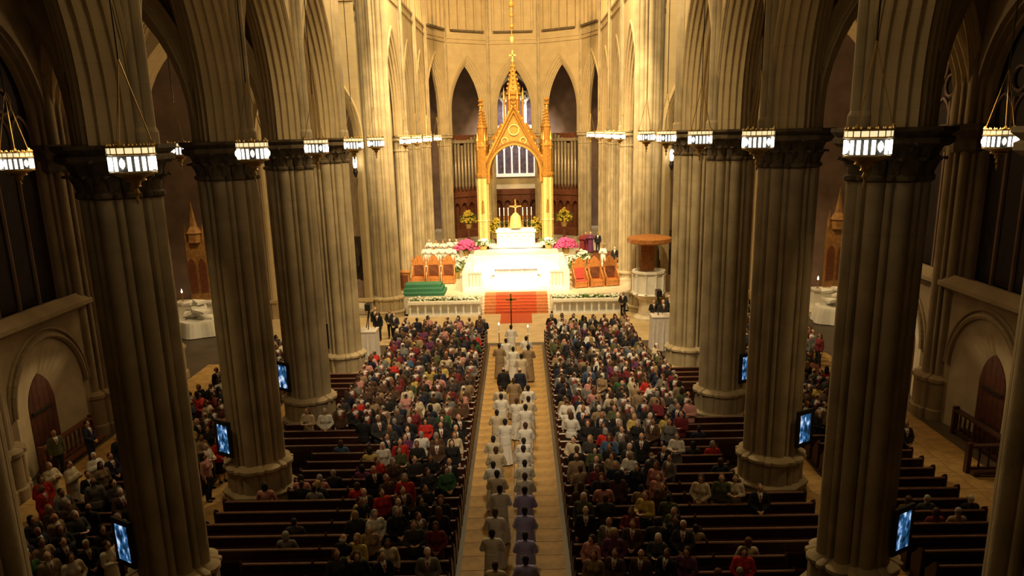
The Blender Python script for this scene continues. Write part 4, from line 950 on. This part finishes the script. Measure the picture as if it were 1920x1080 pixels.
# variants: pose, female, top kind, lower kind, hair kind
VAR = {'man_clasp': ('clasp', 0, 'jacket', 'trousers', 'short'), 'man_side': ('side', 0, 'jacket', 'trousers', 'bald'), 'man_book': ('book', 0, 'shirt', 'trousers', 'short'),
       'woman_clasp': ('clasp', 1, 'coat', 'skirt', 'bob'), 'woman_book': ('book', 1, 'blouse', 'skirt', 'long'), 'woman_side': ('side', 1, 'blouse', 'trousers', 'long'),
       'man_sit': ('sit', 0, 'jacket', 'trousers', 'short'), 'woman_sit': ('sit', 1, 'coat', 'skirt', 'bob'), 'robed': ('pray', 0, 'surplice', 'robe', 'short')}
mc = {}
def memo(key, fn):
    if key not in mc: mc[key] = fn()
    return mc[key]
def parts_of(v, lod):
    pose, fem, tk, lk, hk = VAR[v]; q = 1. if lod == 0 else .28; dz = skeleton(pose)['dz']
    return [('body', memo((pose, fem, lod), lambda: body_mesh(pose, fem, .30*q, .0135 if lod == 0 else .022))),
            (tk, memo((tk, pose, fem, lod), lambda: robe_top(.5*q) if tk == 'surplice' else top_mesh(pose, fem, tk, .5*q))),
            (lk, memo((lk, pose, lod), lambda: low_mesh(pose, lk, .4*q))), ('hair', memo((hk, dz, lod), lambda: hair_mesh(hk, dz, .5*q)))]
HAIRC = {'dark': (.012, .009, .008), 'brown': (.06, .03, .015), 'auburn': (.13, .045, .018), 'grey': (.28, .26, .24), 'white': (.62, .60, .56), 'blond': (.36, .24, .10)}
CLOTHC = {'black': (.012, .012, .014), 'navy': (.014, .018, .045), 'charcoal': (.035, .034, .036), 'brown': (.075, .04, .022), 'maroon': (.15, .016, .022), 'red': (.48, .025, .02), 'cream': (.55, .47, .34),
          'white': (.68, .66, .62), 'pink': (.50, .24, .22), 'tan': (.27, .19, .11), 'olive': (.075, .085, .035), 'grey': (.16, .155, .15), 'blue': (.05, .10, .20), 'green': (.035, .11, .04), 'yellow': (.48, .36, .10), 'lavender': (.42, .42, .85), 'purple': (.12, .03, .10)}
SKINC = [(.66, .40, .28), (.58, .33, .22), (.70, .46, .34), (.56, .31, .20), (.30, .15, .085)]
MIX = ['black']*7+['navy']*5+['charcoal']*5+['brown']*4+['maroon']*4+['red']*2+['cream']*2+['white']*2+['pink']*3+['tan']*3+['olive']*2+['grey']*4+['blue']*1+['green']*1+['yellow']*1+['purple']*1
GARM = {'jacket': 'suit', 'shirt': 'shirt', 'coat': 'coat', 'blouse': 'blouse', 'surplice': 'robe'}
PEOPLE = []
def add_person(x, y, z, rz, v, top, low, hair, where, special=False):
    PEOPLE.append(dict(x=x, y=y, z=z, rz=rz, v=v, top=top, low=low, hair=hair, where=where, skin=random.choice(SKINC), s=random.uniform(.95, 1.05), special=special))
def random_person(x, y, where, sit=False, face=None):
    if sit: v = random.choice(['man_sit', 'woman_sit'])
    else: v = random.choice(['man_clasp', 'man_side', 'man_book', 'woman_clasp', 'woman_book', 'woman_side', 'man_clasp', 'woman_clasp'])
    top = random.choice(MIX) if v[0] == 'w' or v == 'man_book' else random.choice(['black', 'navy', 'charcoal', 'black', 'brown', 'grey', 'tan', 'navy'])
    low = random.choice(['black', 'navy', 'charcoal', 'brown', 'grey']) if v[0] == 'w' else top if v != 'man_book' else random.choice(['black', 'charcoal', 'tan'])
    hair = random.choice(['dark', 'brown', 'grey', 'dark', 'white', 'brown', 'auburn', 'blond', 'brown', 'dark', 'auburn'] if v[0] == 'w' else ['dark', 'brown', 'grey', 'white', 'dark', 'brown', 'grey', 'brown', 'dark', 'dark'])
    if sit: rz = random.uniform(-.15, .15)
    else:   # turned back towards the procession in the centre aisle
        d = Vector((-x*1.0+random.uniform(-2.5, 2.5), -random.uniform(3.5, 9), 0)); rz = math.atan2(-d.x, d.y)
        if random.random() < .22: rz = random.uniform(-.5, .5)
    add_person(x, y, 0, rz, v, top, low, hair, where)
def nave_limit(s, y):
    if s < 0: return 7.0 if y > 29.5 else 6.9 if y > 27.6 else 5.9 if y > 26 else 4.7 if y > 22 else 4.6
    return 7.0 if y > 29.5 else 7.2 if y > 27.4 else 6.3 if y > 25.6 else 4.9 if y > 22 else 4.4
for s in (-1, 1):
    for k in range(NROW):
        y = Y0+PITCH*k; seat = 0; x = 2.0; lim = nave_limit(s, y)
        if y < 16.5: continue
        while x < (6.15 if y > 36.5 else 6.95):
            seat += 1; p = (.96 if y > 26 else .86) if x < lim else (.10 if y < 27 else 0)
            if y < 20 and x < lim: p = .74
            if random.random() < p and abs(x-5.12) > .14:
                sit = x > lim or (y < 24 and random.random() < .12)
                yy = y+(.20 if sit else .50)
                random_person(s*(x+random.uniform(-.06, .06)), yy+random.uniform(-.03, .03), ('nave', s, k, seat), sit)
            x += .575
for s in (-1, 1):   # standing in the transepts beyond the aisle pews
    for k in range(12):
        y = 37.6+.75*k
        for j in range(8):
            if (s < 0 and (k > 3 or j > 5)) or random.random() < .12: continue
            random_person(s*(10.4+.62*j+random.uniform(-.08, .08)), y, ('transept', s, k, j))
# picked-out figures in the left and right pews
SP = lambda x, y, rz, v, top, low, hair, where, z=0: add_person(x, y, z, rz, v, top, low, hair, where, True)
SP(-7.7, 28.1, 2.9, 'woman_book', 'cream', 'cream', 'auburn', 'in cream at the end pew by the second left pier base')
SP(-7.05, 28.1, 3.3, 'woman_clasp', 'white', 'cream', 'grey', 'in white beside the cream dressed one by the left pier base')
SP(-7.6, 22.5, .1, 'woman_sit', 'pink', 'grey', 'dark', 'in a pink top seated alone against the left pier base')
SP(-4.75, 22.4, .0, 'woman_sit', 'red', 'black', 'brown', 'in a vivid red top seated in the left pews')
SP(-6.5, 22.6, .0, 'man_sit', 'black', 'black', 'brown', 'in black seated with a companion beyond the pink top')
SP(-6.0, 22.6, .0, 'woman_sit', 'charcoal', 'black', 'blond', 'in charcoal seated beside the man in black, left pews')
SP(-5.7, 23.4, .0, 'man_sit', 'black', 'black', 'grey', 'grey haired in black, seated alone behind the left pew gap')
SP(-4.3, 20.6, 2.6, 'woman_book', 'yellow', 'black', 'auburn', 'in a gold top standing in the near left pews')
SP(-3.9, 18.2, 2.8, 'woman_book', 'yellow', 'black', 'blond', 'in pale yellow standing nearer in the left pews')
SP(6.7, 25.2, 3.2, 'woman_sit', 'red', 'black', 'grey', 'in red seated at the right pier base end of a pew')
SP(7.0, 20.9, 3.1, 'man_clasp', 'black', 'black', 'brown', 'in black suit and tie standing alone before the right pier')
SP(5.5, 21.6, 2.7, 'woman_clasp', 'cream', 'black', 'brown', 'in cream standing in the right pews near the divider')
SP(6.5, 21.6, 2.8, 'woman_book', 'cream', 'tan', 'brown', 'in cream beside the right pier base')
SP(6.1, 21.6, 2.8, 'woman_side', 'olive', 'brown', 'auburn', 'in olive with auburn hair, right pews by the pier')
SP(5.6, 17.4, 3.0, 'woman_clasp', 'red', 'black', 'brown', 'in red at the bottom edge of the right pews')
SP(4.4, 18.7, 2.9, 'man_clasp', 'charcoal', 'charcoal', 'white', 'white haired in charcoal suit, near right pews')
SP(5.45, 25.0, 2.7, 'woman_book', 'white', 'grey', 'brown', 'in white standing among the right pews below the pier')
SP(-1.72, 42.6, .5, 'man_clasp', 'navy', 'navy', 'grey', 'large man in dark suit at the front left pew end')
# side aisles
for s in (-1, 1):
    for k in range(27):
        y = 17.1+PITCH*k; seat = 0; x = 10.8
        while x < 13.2:
            seat += 1
            p = (.78 if y < 22.5 else .3 if y < 25.5 else .9) if s < 0 else (.0 if y < 26.5 else .9)
            if y > 35.5: p = 0
            if random.random() < p: random_person(s*(x+random.uniform(-.06, .06)), y+.5, ('aisle', s, k, seat))
            x += .58
for i, (x, y, v, top, low, hair, txt) in enumerate([(-14.25, 22.2, 'woman_clasp', 'red', 'red', 'brown', 'in a red coat standing at the outer edge of the left aisle'), (-14.7, 23.4, 'robed', 'cream', 'cream', 'grey', 'in a cream robe at the left aisle wall, leftmost of the robed trio'), (-14.0, 23.3, 'robed', 'cream', 'cream', 'brown', 'in a cream robe in the left aisle, middle of the robed trio'),
    (-13.75, 24.3, 'robed', 'white', 'cream', 'white', 'in a pale robe in the left aisle, white haired and farthest of the trio'), (-13.6, 25.6, 'man_side', 'black', 'black', 'white', 'white haired in black standing behind the robed trio'), (-15.5, 27.2, 'man_clasp', 'navy', 'navy', 'dark', 'in navy standing near the left niche door'),
    (-16.2, 26.3, 'man_side', 'olive', 'black', 'brown', 'in olive at the kneeling rail by the left niche'), (-10.3, 18.3, 'woman_book', 'white', 'white', 'brown', 'in white leaning by the lowest left TV screen'), (-13.9, 21.6, 'man_side', 'red', 'black', 'grey', 'in a red jacket beside the red coated one in the left aisle'),
    (-10.1, 25.5, 'woman_clasp', 'red', 'black', 'blond', 'in a red coat glimpsed between the two nearest left piers'), (-10.3, 24.9, 'man_book', 'white', 'black', 'grey', 'in a white shirt between the two nearest left piers'), (-10.0, 24.0, 'woman_side', 'pink', 'black', 'dark', 'in pink between the two nearest left piers'),
    (12.95, 20.85, 'man_sit', 'black', 'black', 'white', 'white haired in black seated at the pew end, right aisle'), (11.75, 20.9, 'man_sit', 'charcoal', 'black', 'grey', 'grey haired in charcoal seated farther in the right aisle'), (11.2, 20.85, 'woman_sit', 'brown', 'black', 'brown', 'in brown seated innermost in the right aisle'),
    (11.6, 20.1, 'woman_sit', 'maroon', 'black', 'brown', 'in maroon seated one pew nearer, right aisle'), (12.2, 20.1, 'man_sit', 'tan', 'black', 'grey', 'in tan seated one pew nearer, right aisle'), (13.3, 25.6, 'man_clasp', 'black', 'black', 'grey', 'in black suit standing at a pew end far up the right aisle')]):
    SP(x, y, .0 if 'sit' in v else (3.3 if x > 0 else -2.2+.3*(i % 3)), v, top, low, hair, txt)
# procession in the centre aisle, walking to the altar
proc = [(-.62, 27.67), (.43, 27.9), (.41, 25.97), (.10, 28.9), (-.67, 25.03), (-.55, 23.87), (.34, 24.9), (.33, 24.05), (-.61, 22.95), (.36, 22.97), (-.47, 22.1), (.36, 21.9), (-.36, 20.91), (.35, 20.8), (-.45, 19.5), (.34, 19.6), (-.5, 18.4), (.34, 18.4), (-.38, 17.0), (.34, 17.1), (-.30, 26.5), (-.5, 29.3), (.55, 29.0), (-.55, 30.4), (.55, 30.3)]
for i, (x, y) in enumerate(sorted(proc, key=lambda p: p[1])):
    c = 'lavender' if x > 0 and y < 21.5 else 'white' if i % 3 else 'cream'
    SP(x, y, random.uniform(-.12, .12), 'robed', c, c, 'dark' if i % 4 else 'brown', f'in a {"pale lavender" if c == "lavender" else c} robe walking in the procession, {nth(i+1)} figure from the near end')
for x, y, v, c, h, txt in [(-.48, 33.1, 'man_side', 'black', 'dark', 'in black, dark back left of the centre aisle behind the robed leaders'), (.22, 33.0, 'man_side', 'navy', 'brown', 'in navy, dark back right of the centre aisle behind the robed leaders'), (-.02, 31.2, 'robed', 'tan', 'brown', 'in a tan cope between the two dark backs and the white robes')]:
    SP(x, y, .05, v, c, c, h, txt)
for x, y, c, txt in [(-.22, 40.6, 'white', 'carrying the processional cross'), (-.45, 38.0, 'white', 'in white behind the cross on the left'), (.55, 38.3, 'white', 'in white behind the cross on the right'), (-.08, 36.4, 'white', 'in white, middle of the robed leaders'), (.63, 36.3, 'tan', 'in tan with the right candle pole'), (-.75, 36.9, 'tan', 'in tan with the left candle pole'), (.3, 34.9, 'cream', 'in cream just ahead of the dark backs')]:
    SP(x, y, 0, 'robed', c, c, 'dark', txt)
# altar party, choir, camera crews
rs = tag(MB().box(-7.6, -4.7, 62.6, 65.2, .9, 1.2).box(-7.6, -4.7, 63.9, 65.2, 1.2, 1.5).obj('choir_riser', WOODR), 'low wooden choir riser under the white robed singers left of the altar', 'riser')
for i in range(10):
    r_ = i//5; SP(-7.2+.55*(i % 5)+.2*r_, 63.2+1.2*r_, math.pi+random.uniform(-.6, .1), 'robed', 'white', 'white', ['grey', 'dark', 'brown', 'white', 'brown'][i % 5], f'in white choir robe left of the altar, {"front" if r_ == 0 else "back"} row, {ORD[i % 5]} from the left', 1.2+.3*r_)
rs = tag(MB().box(5.0, 8.3, 65.3, 67.2, .9, 1.7).obj('clergy_riser', WOODR), 'low wooden riser under the robed clergy right of the altar', 'riser')
for i, (x, c, v, txt) in enumerate([(5.45, 'maroon', 'robed', 'in deep red robe right of the altar, leftmost clergy'), (6.15, 'purple', 'robed', 'in magenta robe right of the altar'), (6.75, 'black', 'man_side', 'in black beside the magenta robe'), (5.8, 'maroon', 'robed', 'in deep red robe just behind the leftmost clergy')]):
    SP(x, 66.0+.5*(i == 3), 2.9, v, c, c, 'brown', txt, 1.7)
SP(6.9, 63.2, 2.8, 'robed', 'white', 'white', 'brown', 'in white robe behind the oak chairs near the pulpit', .9); SP(7.75, 62.6, 2.8, 'man_side', 'black', 'black', 'dark', 'in black behind the oak chairs near the pulpit', .9)
SP(6.75, 49.4, 2.7, 'man_clasp', 'black', 'black', 'grey', 'in dark suit before the altar rail by the pulpit')
for i, (x, y) in enumerate([(-7.9, 44.6), (-7.3, 45.2), (-8.2, 45.6), (-6.9, 44.4)]): SP(x, y, 2.9, ['man_side', 'man_clasp'][i % 2], ['black', 'charcoal'][i % 2], 'black', 'dark', f'of the dark clothed camera crew behind the left draped platform, {ORD[i]} counted across')
for i, (x, y) in enumerate([(8.2, 46.6), (8.7, 46.2), (9.2, 46.8), (9.3, 47.6)]): SP(x, y, 3.3, ['man_clasp', 'man_side'][i % 2], ['black', 'charcoal'][i % 2], 'black', 'brown', f'of the dark clothed camera crew behind the right draped platform, {ORD[i]} counted across')

# individuals first (the nearest and the picked-out ones), the rest of the crowd as one
def depth(p): return p['y']*.967+2.5
PEOPLE.sort(key=lambda p: (not p['special'], depth(p)))
NIND = 298
for p in PEOPLE[:NIND]:
    tk = VAR[p['v']][2]; g = GARM[tk]; sit = 'sit' in p['v']
    if isinstance(p['where'], tuple):
        zone, s, k, seat = p['where']
        lbl = f"{p['hair']}-haired {'seated ' if sit else ''}person, {p['top']} {g}, {nth(k+1)} {SIDE[s]} {zone} pew from near end, {nth(seat)} from {'centre' if zone == 'nave' else 'piers'}"
        grp = 'congregation in the nave pews' if zone == 'nave' else 'congregation in the side aisles'
    else: lbl = 'person '+p['where']; grp = 'procession in the centre aisle' if 'procession' in p['where'] else 'people picked out around the church'
    t = thing('person', lbl, 'person', (p['x'], p['y'], p['z']+(.022 if abs(p['x']) < 1.5 else 0)), p['rz'], grp)
    t.scale = (p['s'],)*3 if not sit else (1, 1, 1)
    for n_, me_ in parts_of(p['v'], 0):
        o = link(n_, me_, t); o.color = (*({'body': p['skin'], 'hair': HAIRC[p['hair']]}.get(n_) or (CLOTHC[p['low']] if n_ in ('trousers', 'skirt', 'robe') else CLOTHC[p['top']])), 1)
# the rest: one mesh
arr = {}
def as_np(me_):
    if me_.name in arr: return arr[me_.name]
    nv = len(me_.vertices); v = np.empty(nv*3, 'f'); me_.vertices.foreach_get('co', v); v = v.reshape(-1, 3)
    lt = np.empty(len(me_.polygons), 'i'); me_.polygons.foreach_get('loop_total', lt); ls = np.empty(len(me_.polygons), 'i'); me_.polygons.foreach_get('loop_start', ls)
    lv = np.empty(len(me_.loops), 'i'); me_.loops.foreach_get('vertex_index', lv)
    mi = np.zeros(len(me_.polygons), 'i'); me_.polygons.foreach_get('material_index', mi)
    sh = np.zeros(nv, 'i')
    for q in np.nonzero(mi)[0]: sh[lv[ls[q]:ls[q]+lt[q]]] = mi[q]
    arr[me_.name] = (v, lt, lv, sh); return arr[me_.name]
V, LT, LV, CC = [], [], [], []; off = 0
ALT = {'body': {1: (.02, .015, .012), 2: (.35, .1, .08), 3: (.02, .016, .013)}, 'jacket': {1: (.7, .68, .65), 2: (.3, .05, .05)}}
for p in PEOPLE[NIND:]:
    c, s_ = math.cos(p['rz']), math.sin(p['rz']); R = np.array([[c, -s_, 0], [s_, c, 0], [0, 0, 1]])
    for n_, me_ in parts_of(p['v'], 1):
        v, lt, lv, sh = as_np(me_); q = (v*p['s'])@R.T+np.array([p['x'], p['y'], p['z']])
        col = {'body': p['skin'], 'hair': HAIRC[p['hair']]}.get(n_) or (CLOTHC[p['low']] if n_ in ('trousers', 'skirt', 'robe') else CLOTHC[p['top']])
        cc = np.tile(np.array([*col, 1.]), (len(v), 1))
        for k_, cv in ALT.get(n_, {}).items(): cc[sh == k_, :3] = cv
        V.append(q); LT.append(lt); LV.append(lv+off); CC.append(cc); off += len(v)
if V:
    V = np.concatenate(V).astype('f'); LT = np.concatenate(LT); LV = np.concatenate(LV).astype('i'); CC = np.concatenate(CC).astype('f')
    me_ = bpy.data.meshes.new('crowd'); me_.vertices.add(len(V)); me_.vertices.foreach_set('co', V.ravel()); me_.loops.add(len(LV)); me_.loops.foreach_set('vertex_index', LV)
    me_.polygons.add(len(LT)); me_.polygons.foreach_set('loop_start', np.concatenate([[0], np.cumsum(LT)[:-1]]).astype('i')); me_.polygons.foreach_set('loop_total', LT.astype('i'))
    me_.update(calc_edges=True); at = me_.attributes.new('tint', 'FLOAT_COLOR', 'POINT'); at.data.foreach_set('color', CC.ravel()); me_.materials.append(CROWDM); me_.shade_smooth()
    o = link('crowd', me_); o['kind'] = 'stuff'; o['label'] = 'dense standing congregation filling the farther pews up to the sanctuary'; o['category'] = 'crowd'
# processional cross and candle poles
t = thing('processional_cross', 'tall processional cross held at the head of the procession', 'cross', (-.2, 41.05, .025))
MB().tube((0, 0, 0), (0, 0, 2.5), .03, n=8).obj('staff', BLACKM, t); MB().box(-.05, .05, -.03, .03, 2.5, 3.3).box(-.28, .28, -.03, .03, 2.95, 3.05).obj('cross', GOLD, t)
for x, y, q in ((-.75, 37.25, 'left'), (.63, 36.7, 'right')):
    t = thing('candle_pole', f'slender processional candle pole, {q} of the robed leaders', 'candle', (x+.0, y, .025)); MB().tube((0, 0, 0), (0, 0, 2.2), .022, n=8).obj('staff', BRASS, t); MB().lathe((0, 0, 2.2), [(.07, 0), (.03, .05), (.03, .35)], 8).obj('candle', LINEN, t); MB().lathe((0, 0, 2.55), [(.015, 0), (.03, .05), (.0, .13)], 6).obj('flame', BULB, t)
print('PEOPLE', len(PEOPLE))
